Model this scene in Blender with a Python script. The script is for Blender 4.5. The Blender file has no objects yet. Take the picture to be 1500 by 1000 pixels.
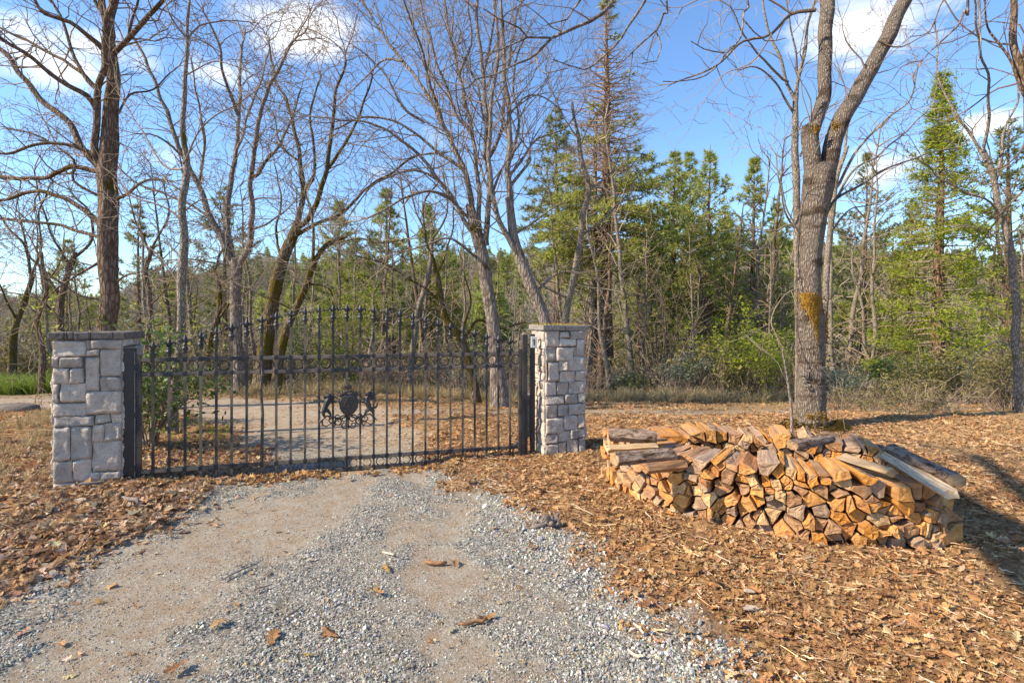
import bpy, bmesh, math, random
import numpy as np
from mathutils import Vector, Matrix, Euler
from mathutils import noise as mnoise

# ------------------------------------------------------------------ camera, world, sun, exposure
scene = bpy.context.scene
COL = scene.collection
F = 750.0; CX = 750.0; HZ = 468.0; EYE = 1.55
cam_d = bpy.data.cameras.new('camera'); cam = bpy.data.objects.new('camera', cam_d); COL.objects.link(cam)
cam_d.sensor_width = 36; cam_d.lens = 18.0; cam_d.shift_y = -(500 - HZ) / 1500.0
cam_d.clip_start = 0.05; cam_d.clip_end = 3000
cam.location = (0, 0, EYE); cam.rotation_euler = (math.radians(90), 0, 0)
scene.camera = cam

SUN_EL = 36.0
TRAVEL = Vector((0.955, 0.295))            # horizontal direction in which shadows fall
sun_az = math.degrees(math.atan2(-TRAVEL.x, -TRAVEL.y))   # compass angle from +Y towards +X of the sun
world = bpy.data.worlds.new('World'); scene.world = world; world.use_nodes = True
wn = world.node_tree; wn.nodes.clear()

class NT:
    def __init__(s, tree): s.t = tree
    def n(s, typ, **kw):
        nd = s.t.nodes.new(typ)
        ins = kw.pop('ins', {})
        for k, v in kw.items(): setattr(nd, k, v)
        for k, v in ins.items():
            if isinstance(v, bpy.types.NodeSocket): s.t.links.new(v, nd.inputs[k])
            else: nd.inputs[k].default_value = v
        return nd
    def math(s, op, a, b=None, c=None, clamp=False):
        nd = s.t.nodes.new('ShaderNodeMath'); nd.operation = op; nd.use_clamp = clamp
        for i, v in enumerate((a, b, c)):
            if v is None: continue
            if isinstance(v, bpy.types.NodeSocket): s.t.links.new(v, nd.inputs[i])
            else: nd.inputs[i].default_value = v
        return nd.outputs[0]
    def vmath(s, op, a, b=None, scale=None):
        nd = s.t.nodes.new('ShaderNodeVectorMath'); nd.operation = op
        for i, v in enumerate((a, b)):
            if v is None: continue
            if isinstance(v, bpy.types.NodeSocket): s.t.links.new(v, nd.inputs[i])
            else: nd.inputs[i].default_value = v
        if scale is not None: nd.inputs['Scale'].default_value = scale
        return nd.outputs['Value'] if op in ('DOT_PRODUCT', 'LENGTH', 'DISTANCE') else nd.outputs[0]
    def noise(s, vec, scale, detail=3, rough=0.55, dist=0.0):
        nd = s.t.nodes.new('ShaderNodeTexNoise')
        nd.inputs['Scale'].default_value = scale; nd.inputs['Detail'].default_value = detail
        nd.inputs['Roughness'].default_value = rough; nd.inputs['Distortion'].default_value = dist
        if vec is not None: s.t.links.new(vec, nd.inputs['Vector'])
        return nd.outputs['Fac']
    def voro(s, vec, scale, feature='F1', out='Distance'):
        nd = s.t.nodes.new('ShaderNodeTexVoronoi'); nd.feature = feature
        nd.inputs['Scale'].default_value = scale
        if vec is not None: s.t.links.new(vec, nd.inputs['Vector'])
        return nd.outputs[out]
    def ramp(s, fac, stops):
        nd = s.t.nodes.new('ShaderNodeValToRGB'); cr = nd.color_ramp
        while len(cr.elements) < len(stops): cr.elements.new(0.5)
        for e, (p, c) in zip(cr.elements, stops):
            e.position = p; e.color = (c[0], c[1], c[2], 1) if not isinstance(c, (int, float)) else (c, c, c, 1)
        s.t.links.new(fac, nd.inputs[0]); return nd.outputs[0]
    def mix(s, fac, a, b, blend='MIX'):
        nd = s.t.nodes.new('ShaderNodeMix'); nd.data_type = 'RGBA'; nd.blend_type = blend
        for i, v in ((0, fac), (6, a), (7, b)):
            if isinstance(v, bpy.types.NodeSocket): s.t.links.new(v, nd.inputs[i])
            elif i == 0: nd.inputs[0].default_value = v
            else: nd.inputs[i].default_value = (v[0], v[1], v[2], 1)
        return nd.outputs[2]
    def mapping(s, vec, scale):
        nd = s.t.nodes.new('ShaderNodeMapping'); nd.inputs['Scale'].default_value = scale
        s.t.links.new(vec, nd.inputs['Vector']); return nd.outputs[0]

W = NT(wn)
sky = W.n('ShaderNodeTexSky', sky_type='NISHITA', sun_disc=False, sun_elevation=math.radians(SUN_EL),
          sun_rotation=math.radians(sun_az), altitude=500, air_density=1.15, dust_density=0.35, ozone_density=2.6)
tc = W.n('ShaderNodeTexCoord')
D = W.vmath('NORMALIZE', tc.outputs['Generated'])
sep = W.n('ShaderNodeSeparateXYZ', ins={0: D})
# cloud layer: soft noise broken clouds over the whole sky, with fuller clouds in a few directions
def pdir(px, py): return Vector(((px - CX) / F, 1.0, -(py - HZ) / F)).normalized()
stretch = W.mapping(D, (1.0, 1.0, 2.0))
nz = W.noise(stretch, 5.5, 7, 0.62, 0.3)
nzb = W.noise(stretch, 1.6, 3, 0.5)
boost = None
for (px, py, rx, a) in [(440, 38, 62, .50), (330, 110, 40, .38), (385, 135, 30, .25), (60, 88, 60, .46), (135, 70, 40, .34), (250, 235, 55, .34), (10, 100, 45, .35),
                        (1262, 40, 55, .50), (1248, 95, 30, .34), (1442, 182, 32, .44), (1275, 250, 42, .36), (1330, 232, 20, .26), (640, 200, 50, .26),
                        (560, 250, 40, .2), (510, 28, 45, .26), (1000, 150, 30, .16), (1360, 20, 60, .26), (210, 95, 40, .26)]:
    d = pdir(px, py)
    w = rx / F
    df = W.vmath('SUBTRACT', D, (d.x, d.y, d.z))
    df = W.vmath('MULTIPLY', df, (1.0, 1.0, 1.9))
    ln = W.vmath('LENGTH', df)
    g = W.math('MULTIPLY', W.math('SMOOTH_MIN', 1.0, W.math('MAXIMUM', W.math('SUBTRACT', 1.0, W.math('DIVIDE', ln, w * 1.9)), 0.0), .1), a * 1.15)
    boost = g if boost is None else W.math('MAXIMUM', boost, g)
cl = W.math('ADD', W.math('ADD', W.math('MULTIPLY', W.math('SUBTRACT', nz, 0.5), .95), boost), W.math('MULTIPLY', W.math('SUBTRACT', nzb, 0.55), .35))
clf = W.ramp(cl, [(0.22, 0), (0.50, 1)])
zf = W.ramp(sep.outputs['Z'], [(0.0, 0), (0.06, 1)])
clf = W.math('MULTIPLY', clf, zf)
clf = W.math('MULTIPLY', clf, .93)
skyc = W.mix(1.0, sky.outputs[0], (0.80, 0.97, 1.15), 'MULTIPLY')
skymix = W.mix(clf, skyc, (5.9, 6.05, 6.3))
bg = W.n('ShaderNodeBackground', ins={'Color': skymix, 'Strength': 0.135})
wo = W.n('ShaderNodeOutputWorld', ins={'Surface': bg.outputs[0]})

sl = bpy.data.lights.new('sun', 'SUN'); sl.energy = 5.0; sl.angle = math.radians(0.6); sl.color = (1.0, 0.87, 0.67)
sun = bpy.data.objects.new('sun', sl); COL.objects.link(sun)
tv = Vector((TRAVEL.x, TRAVEL.y, 0)).normalized() * math.cos(math.radians(SUN_EL)); tv.z = -math.sin(math.radians(SUN_EL))
sun.rotation_euler = tv.to_track_quat('-Z', 'Y').to_euler(); sun.location = (-20, -10, 25)
vs = scene.view_settings
scene.display_settings.display_device = 'sRGB'
vs.view_transform = 'Standard'; vs.look = 'None'; vs.exposure = 0.84; vs.gamma = 1.0; vs.use_curve_mapping = False
scene.render.engine = 'CYCLES'
scene.cycles.max_bounces = 6; scene.cycles.transparent_max_bounces = 8; scene.cycles.diffuse_bounces = 3
scene.cycles.glossy_bounces = 2; scene.cycles.transmission_bounces = 3

# ------------------------------------------------------------------ helpers
def P(px, py, d): return Vector(((px - CX) / F * d, d, EYE - (py - HZ) / F * d))

def h2(ix, iy, seed):
    n = (ix.astype(np.int64) * 374761393 + iy.astype(np.int64) * 668265263 + seed * 1442695041) & 0xffffffff
    n = ((n ^ (n >> 13)) * 1274126177) & 0xffffffff
    return ((n ^ (n >> 16)) & 0xffffff) / float(0xffffff)
def vnoise(x, y, seed=0):
    ix = np.floor(x); iy = np.floor(y); fx = x - ix; fy = y - iy
    fx = fx * fx * (3 - 2 * fx); fy = fy * fy * (3 - 2 * fy)
    a = h2(ix, iy, seed); b = h2(ix + 1, iy, seed); c = h2(ix, iy + 1, seed); d = h2(ix + 1, iy + 1, seed)
    return (a + (b - a) * fx) * (1 - fy) + (c + (d - c) * fx) * fy
def fbm(x, y, oct=4, seed=0):
    s = 0; a = .5; t = 0
    for o in range(oct):
        s = s + a * vnoise(x * 2 ** o, y * 2 ** o, seed + o * 17); t += a; a *= .5
    return s / t
def sstep(a, b, x):
    t = np.clip((x - a) / (b - a), 0, 1); return t * t * (3 - 2 * t)

def polydist(x, y, pts):
    """distance to a polyline of (x, y, halfwidth); returns (signed distance outside the band)"""
    best = np.full(np.shape(x), 1e9)
    for (x0, y0, w0), (x1, y1, w1) in zip(pts[:-1], pts[1:]):
        dx, dy = x1 - x0, y1 - y0
        t = np.clip(((x - x0) * dx + (y - y0) * dy) / (dx * dx + dy * dy), 0, 1)
        d = np.hypot(x - x0 - t * dx, y - y0 - t * dy) - (w0 + (w1 - w0) * t)
        best = np.minimum(best, d)
    return best
DRIVE_N = [(-1.1, -6, 2.3), (-1.2, 1.2, 2.25), (-1.02, 2.2, 1.86), (-1.12, 2.8, 1.62), (-1.2, 3.3, 1.44), (-1.3, 3.9, 1.26), (-1.66, 4.9, 1.06), (-1.8, 5.5, .86), (-2.1, 6.6, .95), (-3.2, 8.2, 1.15), (-5.6, 9.6, 1.1), (-10, 10.6, 1.1), (-26, 12, 1.1)]
LANE = [(-4, 8.6, .28), (0, 8.75, .24), (4, 8.9, .2), (9, 9.6, .2)]
TRACK_L = [(-2.0, 1.0, .6), (-2.0, 2.4, .55), (-1.9, 3.5, .52), (-1.7, 4.4, .5), (-1.7, 5.6, .35)]
TRACK_R = [(-.1, 1.0, .22), (-.22, 2.2, .24), (-.42, 3.04, .24), (-.68, 4.5, .2), (-1.3, 5.8, .2)]
def masks(x, y):
    wob = (fbm(x * 1.7, y * 1.7, 3, 5) - .5) * .6 + (fbm(x * 7, y * 7, 3, 9) - .5) * .5
    g = polydist(x, y, DRIVE_N) + wob
    l = polydist(x, y, LANE) + wob * .6
    gravel = 1 - sstep(-.16, .14, g)
    gravel = np.maximum(gravel, (1 - sstep(-.05, .15, l)) * .8)
    patch = sstep(.60, .75, fbm(x * 1.1 + 9, y * 1.6, 4, 33)) * (y < 7)
    wob2 = wob * 1.2 + (fbm(x * 2.6, y * 2.6, 4, 19) - .5) * .7
    dl = (1 - sstep(-.3, .25, polydist(x, y, TRACK_L) + wob2)) * .82
    dr = (1 - sstep(-.2, .2, polydist(x, y, TRACK_R) + wob2)) * .8
    dirt = np.clip(np.maximum(np.maximum(dl, dr), patch * .5), 0, 1) * gravel
    far = sstep(5.5, 6.4, y) * 1.0
    dirt = np.maximum(dirt, far * gravel)
    return gravel, dirt
def ground_base(x, y):
    d = np.maximum(y, .2)
    px = CX + F * x / d
    yl = 570 + 13 * sstep(500, 760, px)
    py = yl + (613.3 - yl) * np.exp(-(np.maximum(d, 8) - 8) / 2.4)
    g = np.where(d > 8, EYE - (py - HZ) / F * d, 0.0)
    d45 = 42.0
    py45 = yl + (613.3 - yl) * math.exp(-(d45 - 8) / 2.4)
    g45 = EYE - (py45 - HZ) / F * d45
    top = 440 - 34 * sstep(120, 480, px) - 10 * sstep(800, 960, px) + 10 * np.sin(px / 70.0) + 6 * np.sin(px / 23.0 + 1)
    H = EYE + (HZ - top) / F * 170
    t = sstep(42, 170, d)
    g = np.where(d > d45, g45 + (H - g45) * t, g)
    return g
def ground_z(x, y):
    x = np.asarray(x, float); y = np.asarray(y, float)
    z = ground_base(x, y)
    gr, di = masks(x, y)
    mound = (fbm(x * 1.3, y * 1.3, 4, 71) - .5) * .10 + (fbm(x * 6, y * 6, 3, 77) - .5) * .05
    z = z + mound * (1 - gr) * 1.0 + .012 * (1 - gr)
    z = z + gr * ((fbm(x * 2.2, y * 2.2, 3, 81) - .5) * .03 + (fbm(x * 14, y * 14, 2, 83) - .5) * .018 * (1 - di)) - .02 * di
    z = z + sstep(14, 60, y) * (fbm(x * .12, y * .12, 3, 91) - .5) * 2.2
    return z
def gz(x, y): return float(ground_z(np.array([x]), np.array([y]))[0])

def np_mesh(name, V, Fs, mats=(), midx=None, smooth=True, cols=None):
    me = bpy.data.meshes.new(name)
    V = np.asarray(V, dtype=np.float32); Fs = np.asarray(Fs, dtype=np.int32)
    k = Fs.shape[1]; nf = len(Fs)
    me.vertices.add(len(V)); me.vertices.foreach_set('co', V.ravel())
    me.loops.add(nf * k); me.loops.foreach_set('vertex_index', Fs.ravel())
    me.polygons.add(nf); me.polygons.foreach_set('loop_start', np.arange(nf, dtype=np.int32) * k)
    try: me.polygons.foreach_set('loop_total', np.full(nf, k, dtype=np.int32))
    except Exception: pass
    me.polygons.foreach_set('use_smooth', np.full(nf, smooth, dtype=bool))
    for m in mats: me.materials.append(m)
    if midx is not None: me.polygons.foreach_set('material_index', np.asarray(midx, dtype=np.int32))
    if cols is not None:
        a = me.color_attributes.new('col', 'FLOAT_COLOR', 'POINT')
        c = np.ones((len(V), 4), dtype=np.float32); c[:, :3] = cols
        a.data.foreach_set('color', c.ravel())
    me.update(calc_edges=True)
    return me

def link(name, me, parent=None, loc=None, rot=None):
    o = bpy.data.objects.new(name, me); COL.objects.link(o)
    if parent: o.parent = parent
    if loc is not None: o.location = loc
    if rot is not None: o.rotation_euler = rot
    return o
def tag(o, label=None, cat=None, group=None, kind=None):
    if label: o['label'] = label
    if cat: o['category'] = cat
    if group: o['group'] = group
    if kind: o['kind'] = kind
    return o
def thing(name, label, cat, loc=(0, 0, 0), rotz=0, group=None):
    o = bpy.data.objects.new(name, None); COL.objects.link(o)
    o.empty_display_size = .2; o.location = loc; o.rotation_euler = (0, 0, rotz)
    return tag(o, label, cat, group)

class MB:
    """collects polygons of any size into one mesh"""
    def __init__(s): s.v = []; s.f = []; s.m = []
    def add(s, v, f, m=0):
        n = len(s.v); s.v += [tuple(p) for p in v]; s.f += [tuple(i + n for i in q) for q in f]; s.m += [m] * len(f) if isinstance(m, int) else list(m)
    def box(s, c, size, rot=None, m=0, bev=0):
        bm = bmesh.new(); bmesh.ops.create_cube(bm, size=1)
        for v in bm.verts: v.co = Vector((v.co.x * size[0], v.co.y * size[1], v.co.z * size[2]))
        if bev: bmesh.ops.bevel(bm, geom=list(bm.edges), offset=bev, segments=1, affect='EDGES')
        M = Matrix.Translation(c) @ (Euler(rot).to_matrix().to_4x4() if rot else Matrix())
        bm.verts.ensure_lookup_table()
        s.add([M @ v.co for v in bm.verts], [[v.index for v in f.verts] for f in bm.faces], m); bm.free()
    def tube(s, pts, rad, k=8, caps=True, m=0, flat=None):
        pts = [Vector(p) for p in pts]; n = len(pts)
        if isinstance(rad, (int, float)): rad = [rad] * n
        vs_, fs = [], []; up = None
        for i, p in enumerate(pts):
            t = (pts[min(i + 1, n - 1)] - pts[max(i - 1, 0)]).normalized()
            if up is None:
                a = Vector((0, 0, 1)) if abs(t.z) < .9 else Vector((1, 0, 0))
                up = (a - t * a.dot(t)).normalized()
            else: up = (up - t * up.dot(t)).normalized()
            sd = t.cross(up)
            for j in range(k):
                an = 2 * math.pi * j / k
                vs_.append(p + (up * math.cos(an) + sd * math.sin(an)) * rad[i])
        for i in range(n - 1):
            for j in range(k):
                fs.append((i * k + j, i * k + (j + 1) % k, (i + 1) * k + (j + 1) % k, (i + 1) * k + j))
        if caps:
            fs.append(tuple(range(k))[::-1]); fs.append(tuple((n - 1) * k + j for j in range(k)))
        s.add(vs_, fs, m)
    def lathe(s, prof, k=12, c=(0, 0, 0), m=0, sx=1, sy=1):
        vs_, fs = [], []
        for (r, z) in prof:
            for j in range(k):
                a = 2 * math.pi * j / k; vs_.append((c[0] + r * math.cos(a) * sx, c[1] + r * math.sin(a) * sy, c[2] + z))
        for i in range(len(prof) - 1):
            for j in range(k): fs.append((i * k + j, i * k + (j + 1) % k, (i + 1) * k + (j + 1) % k, (i + 1) * k + j))
        fs.append(tuple(range(k))[::-1]); fs.append(tuple((len(prof) - 1) * k + j for j in range(k)))
        s.add(vs_, fs, m)
    def prism(s, outline, y0, y1, m=0, inset=0.0):
        """outline in (x, z) extruded along y"""
        n = len(outline); cx = sum(p[0] for p in outline) / n; cz = sum(p[1] for p in outline) / n
        v = [(x, y0, z) for x, z in outline] + [(x, y1, z) for x, z in outline]
        f = [tuple(range(n)), tuple(range(2 * n - 1, n - 1, -1))]
        for i in range(n): j = (i + 1) % n; f.append((i, i + n, j + n, j))
        s.add(v, f, m)
    def mesh(s, name, mats, smooth=False):
        me = bpy.data.meshes.new(name); me.from_pydata(s.v, [], s.f)
        for m in (mats if isinstance(mats, (list, tuple)) else [mats]): me.materials.append(m)
        me.polygons.foreach_set('material_index', s.m)
        me.polygons.foreach_set('use_smooth', [smooth] * len(s.f)); me.update(); return me
    def obj(s, name, mats, parent=None, loc=None, rot=None, smooth=False):
        return link(name, s.mesh(name, mats, smooth), parent, loc, rot)

# ------------------------------------------------------------------ materials
def mat(name):
    m = bpy.data.materials.new(name); m.use_nodes = True; m.node_tree.nodes.clear(); return m, NT(m.node_tree)
def finish(N, col, rough=.8, bump=None, bstr=.5, bdist=.01, metal=0, spec=.3, trans=None):
    ins = {'Roughness': rough, 'Metallic': metal, 'Specular IOR Level': spec}
    bs = N.n('ShaderNodeBsdfPrincipled', ins=ins)
    if isinstance(col, bpy.types.NodeSocket): N.t.links.new(col, bs.inputs['Base Color'])
    else: bs.inputs['Base Color'].default_value = (*col, 1)
    if bump is not None:
        b = N.n('ShaderNodeBump', ins={'Height': bump, 'Strength': bstr, 'Distance': bdist})
        N.t.links.new(b.outputs[0], bs.inputs['Normal'])
    out = bs.outputs[0]
    if trans:
        tr = N.n('ShaderNodeBsdfTranslucent')
        N.t.links.new(col, tr.inputs['Color']) if isinstance(col, bpy.types.NodeSocket) else setattr(tr.inputs['Color'], 'default_value', (*col, 1))
        mx = N.n('ShaderNodeMixShader', ins={0: trans, 1: out, 2: tr.outputs[0]}); out = mx.outputs[0]
    N.n('ShaderNodeOutputMaterial', ins={'Surface': out})

def m_ground():
    m, N = mat('ground'); tcn = N.n('ShaderNodeTexCoord'); O = tcn.outputs['Object']
    gr = N.n('ShaderNodeAttribute', attribute_name='gravel').outputs['Fac']
    di = N.n('ShaderNodeAttribute', attribute_name='dirt').outputs['Fac']
    dry = N.n('ShaderNodeAttribute', attribute_name='dry').outputs['Fac']
    wd = N.n('ShaderNodeAttribute', attribute_name='wood').outputs['Fac']
    # litter
    v1 = N.voro(O, 26, out='Color'); v1 = N.n('ShaderNodeSeparateColor', ins={0: v1}).outputs[0]
    n1 = N.noise(O, 3, 5, .7); n2 = N.noise(O, 60, 4, .7)
    a = N.math('ADD', N.math('MULTIPLY', v1, .45), N.math('MULTIPLY', n2, .6))
    lit = N.ramp(a, [(.18, (.08, .045, .022)), (.42, (.24, .13, .06)), (.62, (.38, .22, .10)), (.85, (.54, .34, .17))])
    lit = N.mix(N.ramp(n1, [(.4, 0), (.65, .5)]), lit, (.16, .085, .04))
    nd = N.noise(O, 90, 4, .8)
    dryc = N.ramp(nd, [(.3, (.16, .10, .05)), (.5, (.34, .225, .115)), (.75, (.52, .37, .20))])
    lit = N.mix(dry, lit, dryc)
    # gravel
    vg = N.n('ShaderNodeTexVoronoi', ins={'Vector': O, 'Scale': 70.0}); vgc = N.n('ShaderNodeSeparateColor', ins={0: vg.outputs['Color']})
    gcol = N.ramp(vgc.outputs[0], [(0, (.14, .135, .12)), (.35, (.30, .29, .26)), (.7, (.44, .42, .37)), (1, (.64, .60, .53))])
    gcol = N.mix(N.ramp(vg.outputs['Distance'], [(.35, 0), (.75, .75)]), gcol, (.05, .045, .035))
    nf = N.noise(O, 170, 6, .9); nw = N.noise(O, 7, 6, .75)
    dcol = N.ramp(nf, [(.3, (.18, .145, .105)), (.5, (.35, .295, .225)), (.72, (.55, .485, .385))])
    dcol = N.mix(N.ramp(nw, [(.42, 0), (.60, .75)]), dcol, (.30, .19, .10))
    g2 = N.mix(di, gcol, dcol)
    col = N.mix(gr, lit, g2)
    nwd = N.noise(O, .35, 6, .7)
    col = N.mix(wd, col, N.ramp(nwd, [(.35, (.11, .10, .04)), (.5, (.20, .15, .08)), (.7, (.15, .15, .05))]))
    hb = N.math('ADD', N.math('MULTIPLY', N.math('MULTIPLY', N.math('SUBTRACT', 1.0, vg.outputs['Distance']), .8), N.math('SUBTRACT', 1.0, di)), N.math('MULTIPLY', N.noise(O, 130, 5, .85), N.math('SUBTRACT', 1.0, N.math('MULTIPLY', di, .35))))
    finish(N, col, .95, hb, .9, .012, spec=.15); return m

def m_inst(name, rough=.8, bump_scale=None, trans=None, spec=.2, var=.25):
    """material that takes its colour from the scattered piece"""
    m, N = mat(name); at = N.n('ShaderNodeAttribute', attribute_name='col', attribute_type='INSTANCER')
    O = N.n('ShaderNodeTexCoord').outputs['Object']
    n = N.noise(O, bump_scale or 3, 4, .7)
    c = N.mix(1.0, at.outputs['Color'], N.ramp(n, [(.25, 1 - var), (.75, 1 + var)]), 'MULTIPLY')
    finish(N, c, rough, n, .5, .1 if bump_scale else .01, spec=spec, trans=trans); return m

def m_bark(name, c0, c1, c2, moss=0.0, mosscol=(.17, .12, .02), vscale=(9, 9, 2.2), bd=.03, patch=None, pale=None, band=None):
    m, N = mat(name); O = N.n('ShaderNodeTexCoord').outputs['Object']
    mp = N.mapping(O, vscale)
    v = N.voro(mp, 2.4, 'DISTANCE_TO_EDGE'); n = N.noise(mp, 3.0, 6, .72); nb = N.noise(O, 1.3, 4, .6); nf = N.noise(O, 70, 3, .7)
    h = N.math('ADD', N.math('MULTIPLY', N.math('MINIMUM', v, .35), 1.8), N.math('ADD', N.math('MULTIPLY', n, .9), N.math('MULTIPLY', nf, .15)))
    c = N.ramp(h, [(.30, c0), (.62, c1), (1.0, c2)])
    if pale: c = N.mix(N.ramp(nb, [(.45, 0), (.65, .6)]), c, pale)
    if moss > 0:
        mk = N.ramp(N.noise(O, 2.2, 5, .65), [(.62 - moss * .25, 0), (.70 - moss * .2, 1)])
        c = N.mix(mk, c, N.ramp(nf, [(.3, tuple(x * .5 for x in mosscol)), (.7, mosscol)]))
    if band:
        mk2 = N.ramp(N.noise(N.mapping(O, (1.2, 1.2, 3.2)), 1.6, 4, .6), [(.52, 0), (.62, .8)])
        c = N.mix(mk2, c, band)
    finish(N, c, .95, h, 1.0, bd, spec=.1); return m

def m_twig(name, c, v=.35):
    m, N = mat(name); O = N.n('ShaderNodeTexCoord').outputs['Object']
    n = N.noise(O, 1.2, 3, .6); inf = N.n('ShaderNodeObjectInfo')
    col = N.mix(n, tuple(x * (1 - v) for x in c), tuple(min(1, x * (1 + v)) for x in c))
    finish(N, col, .9, spec=.1); return m

def m_leaf(name, c0, c1, trans=.35):
    m, N = mat(name); at = N.n('ShaderNodeAttribute', attribute_name='col').outputs['Color']
    sc = N.n('ShaderNodeSeparateColor', ins={0: at})
    c = N.mix(sc.outputs[0], c0, c1)
    c = N.mix(N.math('MULTIPLY', sc.outputs[1], .8), c, (.22, .13, .05))
    finish(N, c, .55, spec=.25, trans=trans); return m

def m_stone():
    m, N = mat('ledgestone'); tcn = N.n('ShaderNodeTexCoord'); O = tcn.outputs['Object']
    inf = N.n('ShaderNodeObjectInfo')
    off = N.vmath('ADD', O, N.n('ShaderNodeCombineXYZ', ins={0: N.math('MULTIPLY', inf.outputs['Random'], 17.0), 1: 3.0, 2: N.math('MULTIPLY', inf.outputs['Random'], 9.0)}).outputs[0])
    n = N.noise(off, 9, 6, .65); nf = N.noise(off, 60, 5, .75); nv = N.noise(off, 22, 4, .6)
    c = N.ramp(n, [(.25, (.36, .305, .255)), (.5, (.56, .485, .41)), (.75, (.71, .625, .535))])
    c = N.mix(N.ramp(nf, [(.35, .45), (.5, 0)]), c, (.16, .14, .13))
    c = N.mix(N.ramp(nv, [(.6, 0), (.75, .45)]), c, (.42, .31, .21))
    c = N.mix(1.0, c, inf.outputs['Color'], 'MULTIPLY')
    hh = N.math('ADD', N.math('MULTIPLY', n, .8), N.math('MULTIPLY', nf, .35))
    finish(N, c, .92, hh, 1.0, .035, spec=.15); return m
def m_simple(name, c0, c1, scale=12, rough=.85, bd=.006, metal=0, spec=.3, c2=None, det=5):
    m, N = mat(name); O = N.n('ShaderNodeTexCoord').outputs['Object']
    n = N.noise(O, scale, det, .68)
    st = [(.32, c0), (.68, c1)]
    if c2: st = [(.3, c0), (.55, c1), (.75, c2)]
    finish(N, N.ramp(n, st), rough, n, .6, bd, metal, spec); return m
def m_iron():
    m, N = mat('wrought_iron'); tcn = N.n('ShaderNodeTexCoord'); O = tcn.outputs['Object']
    inf = N.n('ShaderNodeObjectInfo')
    off = N.vmath('ADD', O, N.n('ShaderNodeCombineXYZ', ins={0: N.math('MULTIPLY', inf.outputs['Random'], 31.0), 1: 0.0, 2: N.math('MULTIPLY', inf.outputs['Random'], 13.0)}).outputs[0])
    n = N.noise(off, 2.6, 4, .6); nf = N.noise(off, 80, 4, .7)
    mk = N.ramp(N.math('ADD', n, N.math('MULTIPLY', N.math('SUBTRACT', nf, .5), .35)), [(.43, 0), (.56, .95)])
    mk = N.math('MULTIPLY', mk, inf.outputs['Alpha'])
    c = N.mix(mk, (.018, .019, .024), (.26, .185, .115))
    finish(N, c, .48, nf, .4, .002, .0, .5); return m
def m_wood(kind):
    m, N = mat('firewood_' + kind); tcn = N.n('ShaderNodeTexCoord'); O = tcn.outputs['Object']
    inf = N.n('ShaderNodeObjectInfo'); R = inf.outputs['Random']
    off = N.vmath('ADD', O, N.n('ShaderNodeCombineXYZ', ins={0: N.math('MULTIPLY', R, 9.0), 1: N.math('MULTIPLY', R, 5.0), 2: N.math('MULTIPLY', R, 7.0)}).outputs[0])
    tint = inf.outputs['Color']
    if kind == 'end':
        rot = N.n('ShaderNodeVectorRotate', rotation_type='Y_AXIS', ins={'Vector': off, 'Angle': N.math('MULTIPLY', R, 6.28)}).outputs[0]
        st = N.noise(N.mapping(rot, (1, 1, .14)), 150, 3, .6); n = N.noise(off, 16, 5, .65); nf = N.noise(off, 120, 3, .7)
        ck = N.voro(N.mapping(rot, (1, 1, .22)), 26, 'DISTANCE_TO_EDGE')
        c = N.mix(N.ramp(n, [(.36, 0), (.66, 1)]), N.mix(1.0, tint, (.70, .62, .55), 'MULTIPLY'), N.mix(1.0, tint, (1.16, 1.14, 1.05), 'MULTIPLY'))
        c = N.mix(N.ramp(st, [(.34, .6), (.55, 0)]), c, N.mix(1.0, tint, (.5, .42, .36), 'MULTIPLY'))
        c = N.mix(N.ramp(ck, [(.0, .45), (.02, 0)]), c, (.12, .07, .03))
        c = N.mix(N.ramp(N.noise(off, 7, 3, .5), [(.56, 0), (.70, .45)]), c, (.26, .21, .17))
        h = N.math('ADD', N.math('MULTIPLY', st, .5), N.math('ADD', n, N.math('MULTIPLY', nf, .3)))
        finish(N, c, .85, h, .9, .012, spec=.2)
    elif kind == 'split':
        gr = N.noise(N.mapping(off, (1, .05, 1)), 120, 5, .7); n = N.noise(N.mapping(off, (1, .4, 1)), 7, 4, .6)
        c = N.mix(N.ramp(gr, [(.35, 0), (.65, 1)]), N.mix(1.0, tint, (.50, .44, .40), 'MULTIPLY'), N.mix(1.0, tint, (1.1, 1.05, 1.0), 'MULTIPLY'))
        c = N.mix(N.ramp(n, [(.46, 0), (.68, .6)]), c, N.mix(gr, (.15, .11, .085), (.42, .33, .26)))
        finish(N, c, .85, N.math('ADD', gr, n), .9, .01, spec=.2)
    else:
        mp = N.mapping(off, (1, .38, 1)); v = N.noise(mp, 22, 6, .75, .6); n = N.noise(mp, 60, 5, .7)
        h = N.math('ADD', N.math('MULTIPLY', v, .9), N.math('MULTIPLY', n, .35))
        c = N.ramp(h, [(.50, (.05, .026, .016)), (.60, (.25, .165, .115)), (.76, (.50, .395, .31))])
        finish(N, c, .95, h, 1.0, .05, spec=.1)
    return m

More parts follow.
